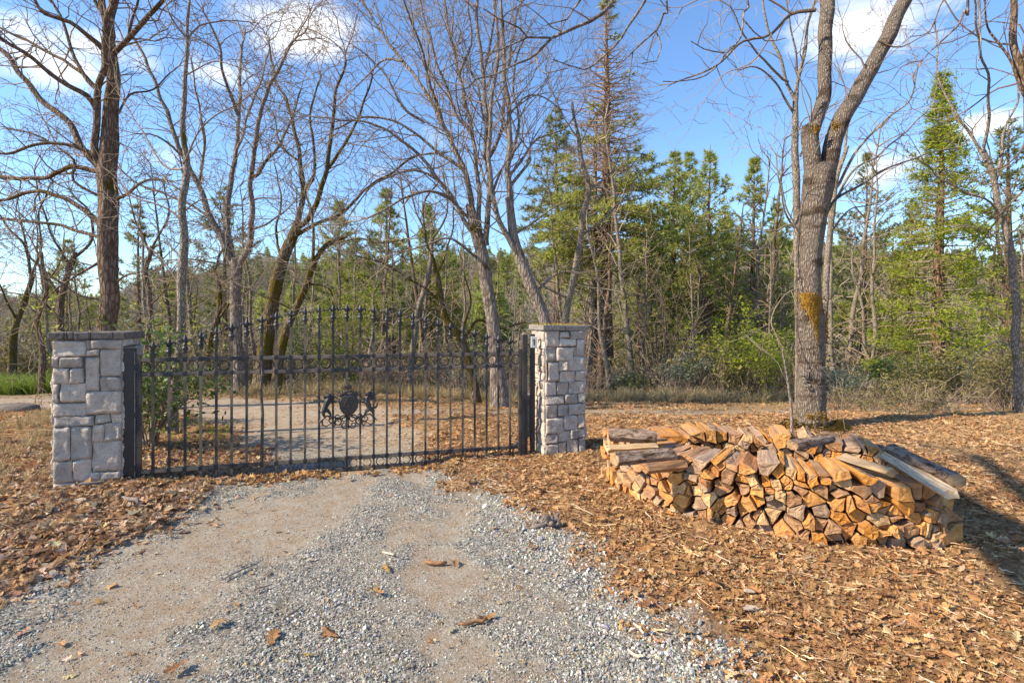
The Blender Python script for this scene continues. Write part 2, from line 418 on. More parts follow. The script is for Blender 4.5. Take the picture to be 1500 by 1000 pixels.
M = {}
M['ground'] = m_ground()
M['pebble'] = m_inst('pebble', .85, 2.2, var=.3)
M['litter'] = m_inst('dead_leaf', .8, 9.0, trans=.2)
M['straw'] = m_inst('dry_stalk', .8, None)
M['stone'] = m_stone()
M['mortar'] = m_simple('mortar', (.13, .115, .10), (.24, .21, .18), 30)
M['cap_dark'] = m_simple('cap_brick', (.07, .055, .048), (.17, .14, .12), 26, bd=.008, c2=(.26, .22, .18))
M['cap_grey'] = m_simple('cap_slab', (.12, .105, .095), (.25, .22, .19), 34, bd=.008, c2=(.34, .31, .27))
M['moss'] = m_simple('moss', (.10, .075, .015), (.28, .18, .03), 40, bd=.02, c2=(.22, .22, .05))
M['iron'] = m_iron()
M['black'] = m_simple('black_paint', (.012, .012, .014), (.028, .028, .032), 30, .4, .001, spec=.5)
M['white'] = m_simple('white_plastic', (.68, .66, .60), (.80, .78, .72), 30, .5, .001)
M['opener'] = m_simple('grey_metal', (.16, .17, .19), (.30, .31, .33), 12, .5, .001)
M['end'] = m_wood('end'); M['split'] = m_wood('split'); M['logbark'] = m_wood('bark')
M['oak'] = m_bark('oak_bark', (.045, .032, .024), (.17, .13, .10), (.36, .29, .235), .12, (.12, .09, .02), bd=.03, pale=(.31, .265, .23))
M['oakred'] = m_bark('brown_oak_bark', (.035, .022, .015), (.135, .09, .062), (.28, .20, .145), .34, (.13, .09, .02), bd=.03)
M['oakmoss'] = m_bark('mossy_oak_bark', (.03, .022, .014), (.10, .075, .045), (.24, .18, .12), .7, (.15, .11, .02), bd=.03)
M['bigoak'] = m_bark('big_oak_bark', (.045, .032, .023), (.19, .145, .11), (.38, .31, .25), 0.0, vscale=(19, 19, 4.5), bd=.04, pale=(.27, .215, .17), band=(.07, .045, .026))
M['pine'] = m_bark('conifer_bark', (.035, .02, .013), (.13, .075, .045), (.26, .165, .11), 0.06, (.12, .1, .03), vscale=(7, 7, 1.8), bd=.04)
M['grey'] = m_bark('grey_bark', (.05, .04, .03), (.17, .135, .10), (.34, .285, .235), .15, (.14, .12, .03), vscale=(14, 14, 6), bd=.01)
M['twig'] = m_twig('twig', (.27, .205, .15))
M['twigdark'] = m_twig('dark_twig', (.18, .13, .095))
M['twigpale'] = m_twig('pale_twig', (.32, .26, .195))
M['twigred'] = m_twig('reddish_twig', (.30, .20, .14))
M['needle'] = m_leaf('pine_needles', (.20, .25, .045), (.52, .51, .12), .45)
M['needle_dark'] = m_leaf('fir_needles', (.12, .15, .045), (.34, .34, .11), .4)
M['leafgreen'] = m_leaf('bright_leaves', (.16, .23, .018), (.50, .51, .05), .45)
M['leafolive'] = m_leaf('olive_leaves', (.12, .115, .035), (.32, .27, .085), .35)
M['leafsage'] = m_leaf('sage_leaves', (.12, .15, .09), (.30, .33, .22), .3)
M['leafdark'] = m_leaf('dark_leaves', (.05, .09, .02), (.20, .27, .06), .3)
M['grassgreen'] = m_leaf('green_grass', (.10, .16, .02), (.30, .36, .06), .4)
M['grassdry'] = m_leaf('dry_grass', (.30, .22, .10), (.56, .44, .24), .3)

# ------------------------------------------------------------------ ground sheet
def spaced(lo, hi, n, fine, c=0.0):
    t = np.linspace(-1, 1, n); k = 5.2
    s = np.sinh(k * t) / math.sinh(k)
    return s
xs_near = np.arange(-7.5, 7.5001, .05)
step = .05; xs_f = [7.5]
while xs_f[-1] < 420: step *= 1.06; xs_f.append(xs_f[-1] + step)
xs_f = np.array(xs_f[1:]); xs = np.concatenate([-xs_f[::-1], xs_near, xs_f])
ys = [.4]; step = .035
while ys[-1] < 620:
    if ys[-1] > 5.5: step *= 1.018
    ys.append(ys[-1] + step)
yb = [.4]; step = .1
while yb[-1] > -120: step *= 1.25; yb.append(yb[-1] - step)
ys = np.concatenate([np.array(yb[1:])[::-1], np.array(ys)])
GX, GY = np.meshgrid(xs, ys); GZ = ground_z(GX, GY)
nx, ny = len(xs), len(ys)
idx = np.arange(nx * ny).reshape(ny, nx)
FQ = np.stack([idx[:-1, :-1], idx[:-1, 1:], idx[1:, 1:], idx[1:, :-1]], -1).reshape(-1, 4)
gme = np_mesh('ground', np.stack([GX, GY, GZ], -1).reshape(-1, 3), FQ, [M['ground']])
gr_, di_ = masks(GX, GY)
dry_ = sstep(6.0, 8.0, GY + GX * .15) * .75 + sstep(1.2, 3.5, GX) * .25 * (GY > 0)
wood_ = sstep(10.5, 13, GY)
for nm, arr in (('gravel', gr_), ('dirt', di_), ('dry', np.clip(dry_, 0, 1)), ('wood', wood_)):
    a = gme.attributes.new(nm, 'FLOAT', 'POINT'); a.data.foreach_set('value', arr.astype(np.float32).ravel())
tag(link('ground', gme), kind='structure')

# ------------------------------------------------------------------ scatter (stuff only)
def scatter(name, protos, Pn, R, S, C, pid=None, label=None):
    me = bpy.data.meshes.new(name + '_points'); n = len(Pn)
    me.vertices.add(n); me.vertices.foreach_set('co', np.asarray(Pn, np.float32).ravel())
    a = me.attributes.new('rot', 'FLOAT_VECTOR', 'POINT'); a.data.foreach_set('vector', np.asarray(R, np.float32).ravel())
    a = me.attributes.new('scl', 'FLOAT_VECTOR', 'POINT')
    S = np.asarray(S, np.float32)
    if S.ndim == 1: S = np.stack([S, S, S], -1)
    a.data.foreach_set('vector', S.ravel())
    a = me.attributes.new('col', 'FLOAT_COLOR', 'POINT'); c = np.ones((n, 4), np.float32); c[:, :3] = C; a.data.foreach_set('color', c.ravel())
    a = me.attributes.new('pid', 'INT', 'POINT')
    if pid is None: pid = np.random.randint(0, len(protos), n)
    a.data.foreach_set('value', np.asarray(pid, np.int32))
    me.update()
    pc = bpy.data.collections.new(name + '_pieces')
    for i, pm in enumerate(protos):
        po = bpy.data.objects.new('%s_piece_%02d' % (name, i), pm); pc.objects.link(po)
    o = link(name, me); tag(o, label, None, kind='stuff')
    ng = bpy.data.node_groups.new(name + '_scatter', 'GeometryNodeTree')
    ng.interface.new_socket('Geometry', in_out='INPUT', socket_type='NodeSocketGeometry')
    ng.interface.new_socket('Geometry', in_out='OUTPUT', socket_type='NodeSocketGeometry')
    N = NT(ng)
    gi = N.n('NodeGroupInput'); go = N.n('NodeGroupOutput')
    ci = N.n('GeometryNodeCollectionInfo'); ci.inputs['Collection'].default_value = pc
    ci.inputs['Separate Children'].default_value = True; ci.inputs['Reset Children'].default_value = True
    def na(nm, ty):
        x = N.n('GeometryNodeInputNamedAttribute', data_type=ty); x.inputs['Name'].default_value = nm; return x.outputs['Attribute']
    e2r = N.n('FunctionNodeEulerToRotation', ins={0: na('rot', 'FLOAT_VECTOR')})
    ip = N.n('GeometryNodeInstanceOnPoints', ins={'Points': gi.outputs[0], 'Instance': ci.outputs[0], 'Pick Instance': True,
             'Instance Index': na('pid', 'INT'), 'Rotation': e2r.outputs[0], 'Scale': na('scl', 'FLOAT_VECTOR')})
    ng.links.new(ip.outputs[0], go.inputs[0])
    md = o.modifiers.new('scatter', 'NODES'); md.node_group = ng
    return o
rng = np.random.default_rng(7)
rnd = random.Random(11)

# prototypes -------------------------------------------------------
def pebble_mesh(seed, q=.75):
    r = random.Random(seed); bm = bmesh.new(); bmesh.ops.create_icosphere(bm, subdivisions=1, radius=.5)
    for v in bm.verts:
        v.co *= 1 + r.uniform(-.22, .22)
    for _ in range(3):    # chip flat faces into it
        nrm = Vector((r.gauss(0, 1), r.gauss(0, 1), r.gauss(0, 1))).normalized(); dd = r.uniform(.22, .36)
        for v in bm.verts:
            e = v.co.dot(nrm) - dd
            if e > 0: v.co -= nrm * e
    for v in bm.verts: v.co = Vector((v.co.x, v.co.y * r.uniform(.7, .9), v.co.z * .62))
    me = bpy.data.meshes.new('pebble'); bm.to_mesh(me); bm.free(); me.materials.append(M['pebble']); return me
pebbles = [pebble_mesh(s) for s in range(8)]
def leaf_mesh(seed, frag=False):
    r = random.Random(seed)
    half = [(0, 0), (.03, .10), (.16, .20), (.09, .30), (.27, .46), (.12, .52), (.30, .72), (.13, .76), (.12, .92), (0, 1.0)] if not frag else \
           [(0, 0), (.22, .12), (.16, .3), (.34, .45), (.12, .58), (.26, .8), (0, .9)]
    cu, cv, tw = r.uniform(-1.3, 1.3), r.uniform(.4, 2.4) * r.choice((-1, 1)), r.uniform(-.8, .8)
    V, Fc = [], []
    def bend(x, y):
        z = cv * x * x + cu * (y - .5) ** 2 * .5 + tw * x * (y - .5) + r.uniform(-.02, .02)
        return (x, y - .5, z)
    n = len(half)
    for s in (1, -1):
        b = len(V)
        for i, (x, y) in enumerate(half): V.append(bend(x * s * r.uniform(.85, 1.12), y))
        for i, (x, y) in enumerate(half): V.append(bend(0, y))
        for i in range(n - 1):
            q = (b + i, b + i + 1, b + n + i + 1, b + n + i)
            Fc.append(q if s < 0 else q[::-1])
    me = bpy.data.meshes.new('dead_leaf'); me.from_pydata(V, [], Fc); me.materials.append(M['litter'])
    me.polygons.foreach_set('use_smooth', [True] * len(Fc)); me.update(); return me
leaves = [leaf_mesh(s) for s in range(7)] + [leaf_mesh(50 + s, True) for s in range(5)]
def stalk_mesh(seed):
    r = random.Random(seed); mb = MB(); pts = []; a = 0
    for i in range(5): pts.append((i / 4 - .5, r.uniform(-.025, .025), r.uniform(-.02, .03)))
    mb.tube(pts, [.018, .02, .017, .014, .008], 3); return mb.mesh('stalk', M['straw'])
stalks = [stalk_mesh(s) for s in range(4)]

def rand_rot(n, tilt):
    return np.stack([rng.normal(0, tilt, n), rng.normal(0, tilt, n), rng.uniform(0, 6.283, n)], -1)
def pal(n, cols, jit=.15):
    cols = np.array(cols); c = cols[rng.integers(0, len(cols), n)]
    return np.clip(c * (1 + rng.normal(0, jit, (n, 1))) * (1 + rng.normal(0, .05, (n, 3))), .01, .95)
def field(n, xr, yr, pw=1.0):
    x = rng.uniform(xr[0], xr[1], n); y = yr[0] + (yr[1] - yr[0]) * rng.uniform(0, 1, n) ** pw
    keep = np.abs(x) < y * 1.12 + .4
    return x[keep], y[keep]

# gravel of the driveway
x, y = field(330000, (-4.2, 1.8), (1.9, 8.5), 1.55)
g, d_ = masks(x, y)
dens = g * (y < 6.6) * (1 - .45 * d_) * (1 - .45 * sstep(.5, .66, fbm(x * 2.1, y * 1.5, 3, 400)))
keep = rng.uniform(0, 1, len(x)) < dens; x, y = x[keep], y[keep]; g, d_ = g[keep], d_[keep]
n = len(x); s = np.clip(rng.lognormal(math.log(.0100), .45, n), .004, .032) * (1 - .52 * d_)
z = ground_z(x, y) + s * .02
C = pal(n, [(.26, .245, .21), (.37, .355, .31), (.33, .32, .285), (.47, .44, .38), (.62, .58, .49), (.44, .39, .30), (.20, .19, .17), (.52, .38, .22), (.70, .66, .57), (.29, .29, .28)], .2)
scatter('gravel', pebbles, np.stack([x, y, z], -1), rand_rot(n, 1.2), s, C, label='grey crushed gravel covering the driveway')
# stray larger stones along the right edge of the gravel
n = 900; y = 1.9 + 3.2 * rng.uniform(0, 1, n) ** 1.3
xe = np.interp(y, [1.9, 2.2, 2.7, 3.2, 3.85, 5.2], [1.0, .87, .54, .34, .10, -.56]); x = xe + rng.normal(.06, .17, n)
s = np.clip(rng.lognormal(math.log(.022), .3, n), .012, .05); z = ground_z(x, y) + s * .15
scatter('loose_gravel', pebbles, np.stack([x, y, z], -1), rand_rot(n, .8), s, pal(n, [(.36, .355, .34), (.54, .52, .48), (.64, .61, .56), (.44, .42, .37)], .15), label='larger loose grey stones spilled along the right edge of the gravel')

# leaf litter
def litter(name, n, xr, yr, pw, s0, sj, cols, label, tilt=.35, clump=True, pidr=(0, 12), lift=.35, cond=None, thr=.5, nomask=False):
    x, y = field(n, xr, yr, pw)
    g, d_ = masks(x, y)
    k = 1 - g * (0 if nomask else 1)
    if cond is not None: k = k * cond(x, y)
    if clump: k = k * (.25 + .75 * sstep(thr - .15, thr + .1, fbm(x * 2.3, y * 2.3, 3, 55)))
    keep = rng.uniform(0, 1, len(x)) < k; x, y = x[keep], y[keep]; m_ = len(x)
    s = np.clip(rng.lognormal(math.log(s0), sj, m_), .012, .13)
    z = ground_z(x, y) + s * lift * rng.uniform(.1, 1, m_) * .6 + .004
    scatter(name, leaves, np.stack([x, y, z], -1), rand_rot(m_, tilt), s, pal(m_, cols, .15), rng.integers(pidr[0], pidr[1], m_), label)
brown = [(.52, .31, .15), (.58, .37, .21), (.37, .21, .11), (.66, .47, .29), (.51, .32, .18), (.28, .16, .095), (.72, .56, .39), (.45, .30, .19)]
tan = [(.56, .32, .15), (.51, .27, .11), (.62, .39, .19), (.43, .22, .095), (.58, .33, .14), (.68, .47, .26), (.36, .18, .08), (.47, .25, .11), (.53, .30, .14)]
litter('oak_leaf_litter', 42000, (-6.5, -1.2), (2.2, 6.5), 1.0, .056, .32, brown, 'thick drift of curled brown oak leaves left of the driveway', .55, cond=lambda x, y: (x < -1.3) * 1.0)
litter('leaf_litter_by_gate', 5200, (-3.7, -0.6), (4.4, 5.9), 1.0, .058, .25, [(.56, .32, .14), (.46, .25, .10), (.66, .42, .2), (.4, .22, .1)], 'brown oak leaves drifted against the foot of the gate', .6, clump=False, nomask=True,
       cond=lambda x, y: np.clip(np.exp(-((y - (4.70 + (x + 3.535) * .27)) / .13) ** 2) * (.25 + 1.5 * sstep(.4, .6, fbm(x * 2, y * 2, 3, 5))), 0, 1))
litter('leaves_on_left_edge', 5000, (-4.5, -1.2), (2.2, 5.2), 1.0, .055, .3, brown, 'loose oak leaves straying onto the left edge of the gravel', .4, clump=False, nomask=True,
       cond=lambda x, y: np.exp(-np.clip(x - np.interp(y, [1, 2.9, 3.2, 3.85, 4.9], [-3.7, -3.0, -2.7, -2.65, -2.8]), 0, 9) / .17) * (x > -4) * .55)
litter('shredded_leaf_litter', 170000, (-1.0, 8.0), (1.9, 8.5), 1.1, .026, .45, tan, 'shredded tan and orange leaf litter right of the driveway', .38, cond=lambda x, y: (x > -1.2) * 1.0, thr=.42)
litter('big_leaves_right', 1500, (-.5, 5.0), (1.9, 6.5), 1.0, .062, .22, tan, 'larger dead oak leaves lying among the shredded litter', .3, pidr=(0, 7), cond=lambda x, y: (x > -.8) * 1.0, clump=False)
litter('litter_beyond_gate', 42000, (-12, 12), (5.6, 12.5), 1.0, .06, .25, tan, 'tan leaves strewn over the clearing beyond the gate', .4)
# leaves and debris lying on the gravel
x, y = field(70000, (-12, 1.2), (2.0, 11.5), .8); g, d_ = masks(x, y)
k = g * (.08 + .92 * sstep(.47, .60, fbm(x * 1.3 + 3, y * 2.4, 3, 222)) ) * (.30 + .7 * d_) * (.4 + .6 * sstep(5, 6.5, y))
keep = rng.uniform(0, 1, len(x)) < k; x, y = x[keep], y[keep]; n = len(x); s = np.clip(rng.lognormal(math.log(.021), .5, n), .008, .07)
scatter('leaf_crumbs_on_gravel', leaves, np.stack([x, y, ground_z(x, y) + .012], -1), rand_rot(n, .25), s, pal(n, brown, .2), label='crumbled brown leaves scattered on the gravel')
def stalksc(name, n, xr, yr, pw, l0, cols, cond, label):
    x, y = field(n, xr, yr, pw); k = cond(x, y); keep = rng.uniform(0, 1, len(x)) < k; x, y = x[keep], y[keep]; m_ = len(x)
    L = np.clip(rng.lognormal(math.log(l0), .5, m_), .03, .4); th = np.clip(rng.lognormal(math.log(.09), .4, m_), .03, .25)
    S = np.stack([L, th, th], -1)
    scatter(name, stalks, np.stack([x, y, ground_z(x, y) + .015 + rng.uniform(0, .02, m_)], -1), np.stack([rng.normal(0, .2, m_), rng.normal(0, .16, m_), rng.uniform(0, 6.28, m_)], -1), S, pal(m_, cols, .2), label=label)
stalksc('fine_straw', 14000, (-1, 8), (1.9, 8.5), 1.0, .042, [(.6, .42, .24), (.5, .3, .14), (.62, .46, .29), (.3, .17, .09)], lambda x, y: (1 - masks(x, y)[0]) * (x > -1.2), 'fine dry straw and wood splinters over the right hand ground')
stalksc('fallen_twigs', 2600, (-6.5, 0), (2.4, 7), 1.0, .14, [(.24, .17, .12), (.16, .10, .06), (.34, .27, .2)], lambda x, y: (1 - masks(x, y)[0]) * .8, 'dark fallen twigs among the oak leaves on the left')
# ------------------------------------------------------------------ stone pillars
TH = math.radians(16.0)
def stone_piece(parent, fr, u0, u1, v0, v1, r, col=None, prot=None, gap=.0015):
    O_, U_, Nn = fr; w, h = u1 - u0, v1 - v0
    if w < .02 or h < .015: return
    g = gap
    nu = 10 if w > .12 else 7; nv = 9 if h > .1 else 6
    p = prot if prot is not None else r.uniform(.012, .030)
    corner = [(r.uniform(-.006, .006), r.uniform(-.006, .006)) for _ in range(4)]
    seed = r.uniform(0, 100); V = []; sl_u, sl_v = r.uniform(-.012, .012), r.uniform(-.010, .010)
    pu = [0, .06, *[i / (nu - 3) for i in range(1, nu - 3)], .94, 1] if nu > 4 else [0, .3, .7, 1]
    pv = [0, .09, *[i / (nv - 3) for i in range(1, nv - 3)], .91, 1] if nv > 4 else [0, .2, .8, 1]
    nu, nv = len(pu), len(pv)
    for b in pv:
        for a in pu:
            cu = ((corner[0][0] * (1 - a) + corner[1][0] * a) * (1 - b) + (corner[2][0] * (1 - a) + corner[3][0] * a) * b)
            cv = ((corner[0][1] * (1 - a) + corner[1][1] * a) * (1 - b) + (corner[2][1] * (1 - a) + corner[3][1] * a) * b)
            uu = u0 + g + (w - 2 * g) * a + cu; vv = v0 + g + (h - 2 * g) * b + cv
            edge = a in (0, 1) or b in (0, 1)
            nz_ = mnoise.noise(Vector((uu * 13 + seed, vv * 13, seed))) * .013 + mnoise.ridged_multi_fractal(Vector((uu * 22 + seed, vv * 30, 0)), .9, 2.1, 3, .9, 2.0) * .0075 - .008
            ww = (p * .6 if edge else p) + nz_ + (0 if edge else sl_u * (a - .5) * 2 + sl_v * (b - .5) * 2)
            if edge:
                uu += mnoise.noise(Vector((uu * 26, vv * 26, seed))) * .009; vv += mnoise.noise(Vector((vv * 26, uu * 26, seed + 9))) * .009
            V.append(O_ + U_ * uu + Vector((0, 0, vv)) + Nn * ww)
    nfront = len(V); Fc = []
    for j in range(nv - 1):
        for i in range(nu - 1): Fc.append((j * nu + i, j * nu + i + 1, (j + 1) * nu + i + 1, (j + 1) * nu + i))
    ring = [i for i in range(nu)] + [j * nu + nu - 1 for j in range(1, nv)] + [(nv - 1) * nu + i for i in range(nu - 2, -1, -1)] + [j * nu for j in range(nv - 2, 0, -1)]
    for q in ring: V.append(V[q] - Nn * (p * .6 + .02))
    L = len(ring)
    for k in range(L): Fc.append((ring[k], nfront + k, nfront + (k + 1) % L, ring[(k + 1) % L]))
    me = bpy.data.meshes.new('stone'); me.from_pydata([tuple(v) for v in V], [], Fc); me.materials.append(M['stone'])
    me.polygons.foreach_set('use_smooth', [True] * ((nu - 1) * (nv - 1)) + [False] * L); me.update()
    o = link('stone', me, parent); t = r.choice((r.uniform(.92, 1.08), r.uniform(.72, .95))); q = r.uniform(-.02, .05)
    if col: o.color = (*col, 1)
    else: o.color = (t + q, t, t - q, 1)
    return o
def split_rects(u0, u1, v0, v1, r):
    """irregular coursed ashlar"""
    out = []; v = v0
    while v < v1 - .02:
        h = min(r.choice((.07, .1, .12, .16)), v1 - v)
        if v1 - v - h < .05: h = v1 - v
        u = u0
        while u < u1 - .02:
            w = min(r.uniform(.10, .24), u1 - u)
            if u1 - u - w < .06: w = u1 - u
            if h > .14 and r.random() < .5:
                k = r.uniform(.35, .65); out += [(u, u + w, v, v + h * k), (u, u + w, v + h * k, v + h)]
            else: out.append((u, u + w, v, v + h))
            u += w
        v += h
    return out
def pillar(label, corner, wd, dp, H, rects, frame_px, seed, side_left=False):
    r = random.Random(seed)
    U = Vector((math.cos(TH), math.sin(TH), 0)); Dp = Vector((-math.sin(TH), math.cos(TH), 0))
    c = Vector((corner[0], corner[1], 0)) + U * wd / 2 + Dp * dp / 2
    t = thing('stone_pillar', label, 'pillar', (c.x, c.y, gz(c.x, c.y) * 0), TH)
    mb = MB(); mb.box((0, 0, H / 2 - .1), (wd - .02, dp - .02, H + .2)); mb.obj('mortar_core', M['mortar'], t)
    X0, X1, Y0, Y1 = frame_px
    fr = (Vector((-wd / 2, -dp / 2, 0)), Vector((1, 0, 0)), Vector((0, -1, 0)))
    for (a, b, c2, d) in rects:
        stone_piece(t, fr, (a - X0) / (X1 - X0) * wd, (c2 - X0) / (X1 - X0) * wd, (Y1 - d) / (Y1 - Y0) * H, (Y1 - b) / (Y1 - Y0) * H, r)
    for fr in ((Vector((wd / 2, -dp / 2, 0)), Vector((0, 1, 0)), Vector((1, 0, 0))), (Vector((-wd / 2, dp / 2, 0)), Vector((0, -1, 0)), Vector((-1, 0, 0))), (Vector((wd / 2, dp / 2, 0)), Vector((-1, 0, 0)), Vector((0, 1, 0)))):
        L = wd if abs(fr[1].x) > .5 else dp
        for (a, b, c2, d) in split_rects(0, L, 0, H, r): stone_piece(t, fr, a, b, c2, d, r)
    return t
LP = [(245,200,412,278),(412,200,435,245),(435,198,590,243),(412,245,475,278),(478,243,590,378),(245,280,275,328),(277,282,390,330),(245,330,332,403),(332,333,398,403),(400,280,478,445),
      (480,378,590,443),(245,405,275,493),(275,405,408,493),(410,445,590,553),(245,495,412,556),(250,558,452,606),(455,555,535,600),(535,553,590,600),(440,602,499,685),(500,600,590,685),
      (247,608,328,768),(328,608,437,766),(437,685,590,830),(247,768,340,872),(340,766,432,872),(432,830,482,870),(482,830,590,870),(432,870,550,910),(247,872,432,910),(550,870,590,910)]
P1W, P1D, P1H = .525, .40, 1.37
pl = pillar('wide grey ledgestone pillar with a dark brick cap, holding the left end of the iron gate', (-4.13, 4.615), P1W, P1D, P1H, LP, (245, 590, 196, 910), 3)
# left cap: bricks on edge with recessed joints
def cap_row(t, wd, dp, H, thick, over, cuts, m, seed, mossn=0):
    r = random.Random(seed); W_, D_ = wd + 2 * over, dp + 2 * over
    mb = MB(); mb.box((0, 0, H + thick / 2 - .004), (W_ - .05, D_ - .05, thick - .022)); mb.obj('cap_core', M['mortar'], t)
    xs_ = [-W_ / 2 + W_ * c for c in cuts]
    for a, b in zip(xs_[:-1], xs_[1:]):
        for (y0, y1) in ((-D_ / 2, -D_ / 2 + .19), (-D_ / 2 + .19, D_ / 2 - .19), (D_ / 2 - .19, D_ / 2)):
            if y1 - y0 < .03: continue
            mb = MB(); k = r.uniform(.003, .007)
            mb.box(((a + b) / 2, (y0 + y1) / 2, H + thick / 2 + r.uniform(-.003, .004)), (b - a - k, y1 - y0 - k, thick), (r.uniform(-.012, .012), r.uniform(-.01, .01), r.uniform(-.01, .01)), bev=.006)
            mb.obj('cap_brick', m, t)
cap_row(pl, P1W, P1D, P1H, .065, .035, [0, .21, .245, .33, .53, .55, .84, 1.0], M['cap_dark'], 5)
RP = [(558,172,645,258),(648,180,710,213),(712,172,808,218),(645,215,757,262),(758,220,808,318),(558,262,624,345),(625,264,735,342),(736,264,758,318),(570,346,643,455),(558,346,570,455),(645,345,698,402),(700,320,808,402),
      (645,403,752,462),(753,402,808,460),(558,458,626,535),(628,462,703,535),(705,462,810,530),(558,538,676,588),(678,532,762,588),(764,532,812,584),(560,590,634,662),(636,588,703,656),(705,586,812,650),
      (560,664,673,752),(675,656,765,736),(766,652,812,730),(558,754,636,808),(638,740,716,804),(716,736,770,790),(771,732,812,782),(558,810,640,882),(640,806,692,882),(693,792,766,880),(767,784,812,880)]
P2W, P2D, P2H = .48, .45, 1.425
pr = pillar('narrow grey ledgestone pillar with a grey mossy slab cap, standing right of the gate beside the firewood', (.375, 5.77), P2W, P2D, P2H, RP, (558, 812, 170, 882), 8)
cap_row(pr, P2W, P2D, P2H, .062, .04, [0, .49, 1.0], M['cap_grey'], 6)
V = []; Fc = []; r = random.Random(4)                 # moss tufts grown on the cap
mb = MB()
for i in range(420):
    a = r.uniform(-.26, .26); b = r.uniform(-.24, .24)
    if mnoise.noise(Vector((a * 6, b * 6, 3))) < -.12: continue
    x_, y_, z_ = a, b, P2H + .062
    s = r.uniform(.008, .022); q = r.uniform(0, 6.28)
    mb.add([(x_ + s * math.cos(q), y_ + s * math.sin(q), z_), (x_ + s * math.cos(q + 2.1), y_ + s * math.sin(q + 2.1), z_), (x_ + s * math.cos(q + 4.2), y_ + s * math.sin(q + 4.2), z_), (x_ + r.uniform(-.01, .01), y_ + r.uniform(-.01, .01), z_ + s * r.uniform(.5, 1.4))],
           [(0, 1, 3), (1, 2, 3), (2, 0, 3)])
mo = mb.obj('moss', M['moss'], pr); mo['kind'] = 'stuff'

# ------------------------------------------------------------------ iron gate
A = Vector((-3.535, 4.82, 0)); B = Vector((.108, 5.80, 0)); GL = (B - A).length; GA = math.atan2(B.y - A.y, B.x - A.x)
gate = thing('iron_gate', 'closed black wrought iron driveway gate with arched row of fleur-de-lis finials and a crest', 'gate', A, GA)
NP = 27; SP = GL / 28
def iron(o, dusty=1.0): o.color = (1, 1, 1, dusty); return o
r = random.Random(21)
for (z, hh, nm) in ((1.17, .034, 'rail'), (1.03, .034, 'rail'), (.115, .036, 'rail'), (.005, .034, 'rail')):
    mb = MB(); mb.box((GL / 2, 0, z), (GL - .01, .026, hh), bev=.003); iron(mb.obj(nm, M['iron'], gate))
for x_ in (.02, GL - .02):
    mb = MB(); mb.box((x_, 0, .60), (.04, .04, 1.24), bev=.004); iron(mb.obj('end_stile', M['iron'], gate), .4)
# fleur-de-lis finial
def finial_mesh():
    mb = MB()
    mb.lathe([(.016, 0), (.018, .012), (.013, .020), (.024, .034), (.025, .048), (.019, .060), (.012, .066), (.021, .074), (.021, .082), (.011, .088), (.012, .10)], 8)
    # centre petal: a flattened diamond blade
    prof = [(.010, .088), (.018, .115), (.020, .128), (.013, .150), (.002, .180)]
    v = []
    for (w, z) in prof: v += [(w, 0, z), (0, -.010 * (w / .02 + .2), z), (-w, 0, z), (0, .010 * (w / .02 + .2), z)]
    f = []
    for i in range(len(prof) - 1):
        for j in range(4): f.append((i * 4 + j, i * 4 + (j + 1) % 4, i * 4 + 4 + (j + 1) % 4, i * 4 + 4 + j))
    mb.add(v, f)
    for s in (1, -1):
        mb.tube([(s * .006, 0, .092), (s * .013, 0, .112), (s * .024, 0, .128), (s * .038, 0, .131), (s * .047, 0, .120), (s * .048, 0, .107)], [.007, .0075, .008, .0085, .007, .004], 6)
    return mb.mesh('finial', M['iron'], True)
fin = finial_mesh(); sleeve_mesh = None
def picket_top(u): return 1.33 + .375 * math.sin(math.pi * u / GL) ** 1.5
BENT = 6
for i in range(NP):
    u = (i + 1) * SP; top = picket_top(u) - .165
    mb = MB()
    if i == 7:       # the picket with a kink
        mb.tube([(u, 0, -.012), (u + .004, 0, .35), (u + .012, -.012, .62), (u - .004, -.03, .86), (u + .012, -.02, 1.02), (u, 0, 1.08)], .0145, 4)
        mb.tube([(u, 0, 1.03), (u, 0, 1.17)], .0145, 4)
        pk = mb.obj('picket', M['iron'], gate); pk['label'] = 'picket bent out of line below the rails'
        top = picket_top(u) - .165
        mb2 = MB(); mb2.tube([(u, 0, 1.17), (u, 0, top)], .0145, 4)
        pk2 = None
        me = mb2.mesh('x', M['iron'])
        # join the upper length into the same picket
        V2 = mb.v + mb2.v; F2 = mb.f + [tuple(q + len(mb.v) for q in f) for f in mb2.f]
        me = bpy.data.meshes.new('picket'); me.from_pydata(V2, [], F2); me.materials.append(M['iron']); pk.data = me
    else:
        mb.box((u, 0, (top - .012) / 2), (.0205, .0205, top + .012), (0, r.uniform(-.0015, .0015), 0))
        pk = mb.obj('picket', M['iron'], gate)
    iron(pk, r.choice((1, 1, .9, .55)))
    f_ = link('finial', fin, pk, (u, 0, top - .006)); iron(f_, .12); f_.scale = (1.12, 1.25, 1.0); f_.rotation_euler.z = r.uniform(-.25, .25)
